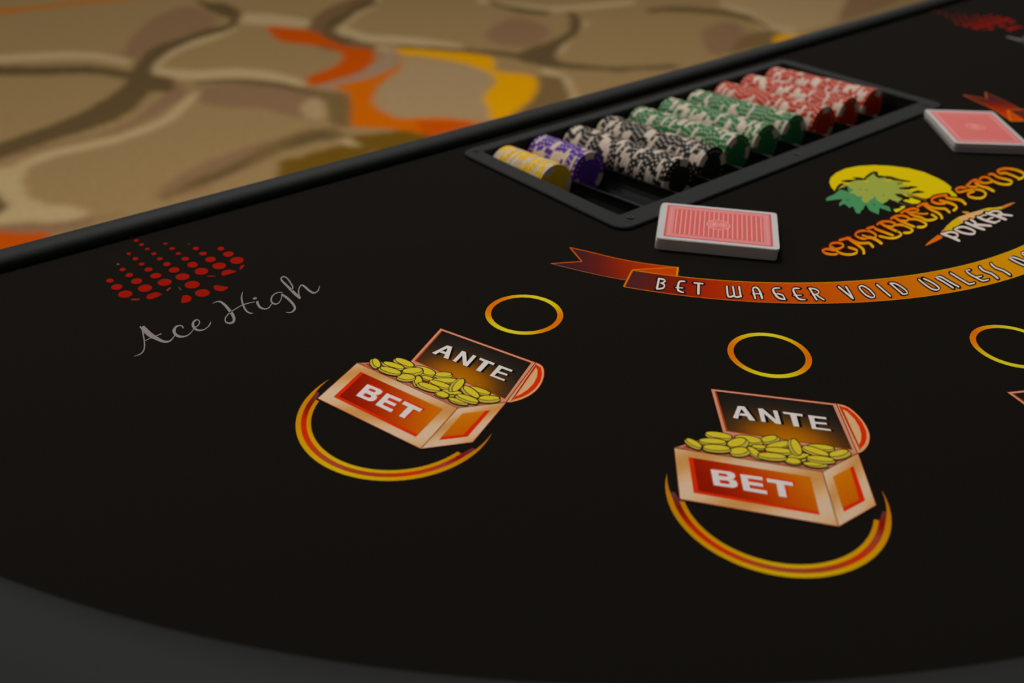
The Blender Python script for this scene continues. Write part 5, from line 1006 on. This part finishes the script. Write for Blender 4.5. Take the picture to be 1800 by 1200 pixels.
# ---------------------------------------------------------------- chips
CR, CT = 0.0193, 0.00330
def chip_mesh(name, mat):
    n = 72; V = []; F = []; mi = []
    rads = [0.0, .0118, .0150, .0162, CR-.0006]
    def spot(i): return (i % 24) in (0, 1, 2, 3, 4, 5, 6, 7)          # three broad white blocks
    def dots(i): return (i % 24) in (11, 14, 17, 20)                      # small pips between them
    h = CT/2-.00006
    # rings: front disc -> edge -> back disc
    prof = [(.0128, h), (.0150, h), (.0162, h), (CR-.0006, h), (CR, h-.0004), (CR, .0007), (CR, -.0007), (CR, -h+.0004), (CR-.0006, -h), (.0162, -h), (.0150, -h), (.0128, -h)]
    for r, z in prof: V += [(r*math.cos(2*math.pi*i/n), r*math.sin(2*math.pi*i/n), z) for i in range(n)]
    for a in range(len(prof)-1):
        for i in range(n):
            j = (i+1) % n; F.append((a*n+i, (a+1)*n+i, (a+1)*n+j, a*n+j))
            w = 0
            if spot(i): w = 1
            if dots(i) and a in (1, 5, 9): w = 1
            mi.append(w)
    F.append(tuple(range(n))); mi.append(0); F.append(tuple(reversed([(len(prof)-1)*n+i for i in range(n)]))); mi.append(0)
    me = bpy.data.meshes.new(name); me.from_pydata(V, [], F); me.materials.append(mat); me.materials.append(M_white)
    me.polygons.foreach_set('material_index', mi); me.update()
    return me
CCOL = {'yellow': (208, 166, 0), 'purple': (74, 38, 128), 'black': (26, 28, 24), 'green': (30, 98, 50), 'red': (158, 34, 0)}
CM = {k: chip_mesh('poker_chip_'+k, material('chip_'+k, alb(c), 0.55, 0.15, noise=0.04)) for k, c in CCOL.items()}
ROWS = [('yellow', 20, 'the leftmost row of the tray'), ('purple', 19, 'the second row from the left'),
        ('black', 39, 'the black row next to the purple chips'), ('black', 39, 'the black row next to the green chips'),
        ('green', 37, 'the leftmost of the three green rows'), ('green', 37, 'the middle of the three green rows'), ('green', 37, 'the green row next to the red chips'),
        ('red', 38, 'the leftmost of the three red rows'), ('red', 38, 'the middle of the three red rows'), ('red', 38, 'the rightmost row of the tray')]
tilt = math.atan(SL)
axis_dir = Vector((0, -math.cos(tilt), math.sin(tilt)))
base_rot = Vector((0, 0, 1)).rotation_difference(axis_dir).to_matrix()
for i, (c, n, where) in enumerate(ROWS):
    y0 = 0.6250; start = Vector((tube_x(i), y0, tube_z(y0)-0.0010+0.0006))
    ang = random.uniform(0, 6.28)
    for k in range(n):
        o = bpy.data.objects.new('poker_chip', CM[c])
        ang += random.gauss(0, 0.2) if random.random() < 0.25 else random.uniform(0.3, 6.0)
        p = start+axis_dir*(CT*(k+0.5)+.0006)
        p.x += random.uniform(-.0003, .0003); p.z += random.uniform(-.0002, .0003)
        o.matrix_world = Matrix.Translation(p) @ (base_rot @ Matrix.Rotation(ang, 3, 'Z')).to_4x4()
        COL.objects.link(o)
        where2 = where
        if k == n-1: lab = '%s poker chip, face showing, nearest in %s' % (c, where)
        elif k == 0: lab = '%s poker chip at the far end of %s' % (c, where)
        else: lab = '%s poker chip with white edge blocks in %s' % (c, where)
        tag(o, lab, 'poker chip')
        if 0 < k < n-1: o['group'] = '%s chips in %s' % (c, where)
        else: o['group'] = 'chips at the row ends'

# ---------------------------------------------------------------- decks of cards
M_back = material('card_back_ink', (.5, .2, .2), 0.5, 0.25, attr='ink', noise=0.03)
def card_loop(L, Wd, r=.0032, n=5): return rounded(-L/2, L/2, -Wd/2, Wd/2, r, n)
def add_card(V, F, L, Wd, z0, z1, dx=0, dy=0, rot=0):
    P = card_loop(L, Wd); n = len(P); b = len(V)
    for z in (z0, z1):
        for x, y in P: V.append((x*math.cos(rot)-y*math.sin(rot)+dx, x*math.sin(rot)+y*math.cos(rot)+dy, z))
    for i in range(n): j = (i+1) % n; F.append((b+i, b+j, b+n+j, b+n+i))
    F.append(tuple(b+n+i for i in range(n))); F.append(tuple(reversed([b+i for i in range(n)])))
def deck(cx, cy, ang, L, Wd, N, label, blocks):
    root = empty('playing_card_deck', (cx, cy, TZ+.0001), ang); tag(root, label, 'deck of cards', 'decks on the felt')
    t = .0003; V = []; F = []
    for k in range(1, N-1):
        dx, dy, r = blocks(k); add_card(V, F, L, Wd, k*t, k*t+t*.93, dx+random.uniform(-.00012, .00012), dy+random.uniform(-.00012, .00012), r)
    st = mesh_obj('card_stack', V, F, [M_edge], root); st['label'] = 'pale grey edges of the stacked cards'
    V = []; F = []; dx, dy, r = blocks(0); add_card(V, F, L, Wd, 0, t, dx, dy, r); mesh_obj('bottom_card', V, F, [M_card], root)
    V = []; F = []; add_card(V, F, L, Wd, (N-1)*t, N*t); top = mesh_obj('top_card', V, F, [M_card], root); top['label'] = 'top card with red patterned back'
    k = Ink(); l2, w2 = L*500, Wd*500
    k.z = lambda Lr: N*t*1000+.03+.02*Lr
    def rect(mx, my, Ly, c): k.fill([(-l2+mx, -w2+my), (l2-mx, -w2+my), (l2-mx, w2-my), (-l2+mx, w2-my)], Ly, c)
    red, pink, lt = (180, 62, 56), (190, 108, 103), (204, 140, 132)
    rect(4.4, 3.6, 0, red); rect(6.0, 5.0, 1, pink); rect(7.6, 6.4, 2, (192, 122, 122)); rect(8.3, 7.1, 3, pink); rect(10.6, 9.4, 4, (186, 68, 62))
    n = 19
    for i in range(n):
        x = -l2+12.2+(2*l2-24.4)*i/(n-1); k.fill([(x-.42, -w2+10.0), (x+.42, -w2+10.0), (x+.42, w2-10.0), (x-.42, w2-10.0)], 5, lt)
    k.ellipse([0, 0, 8.6, 0, 0, 8.6], 6, lt, 32); k.ellipse([0, 0, 7.7, 0, 0, 7.7], 7, (200, 88, 84), 32)
    for s in (-1, 1):
        for rr, cc in ((2.9, lt), (2.2, (200, 88, 84)), (1.3, lt)): k.ellipse([s*3.3, 0, rr, 0, 0, rr*1.5], 8+(2.9-rr), cc, 16)
    V = [(x/1000, y/1000, z/1000) for x, y, z in k.v]; FF = []
    for f in k.f:
        s_ = sum(V[f[i]][0]*V[f[(i+1) % len(f)]][1]-V[f[(i+1) % len(f)]][0]*V[f[i]][1] for i in range(len(f))); FF.append(tuple(f) if s_ > 0 else tuple(reversed(f)))
    bp = mesh_obj('back_pattern', V, FF, [M_back], top, cols=k.c); bp['label'] = 'red striped card back with oval emblem'
deck(0.5384, 0.3941, math.radians(-51.3), 0.0862, 0.0625, 29, 'deck of playing cards lying by the near corner of the chip tray', lambda k: (-.0009 if k < 22 else -.0003, -.0006, 0.004))
deck(0.8930, 0.3815, math.radians(226.8), 0.0905, 0.0655, 29, 'deck of playing cards above the title logo, by the right tray corner', lambda k: (-.0012 if k < 14 else 0, .0014 if k < 14 else -.0002, -0.006 if k < 14 else 0))
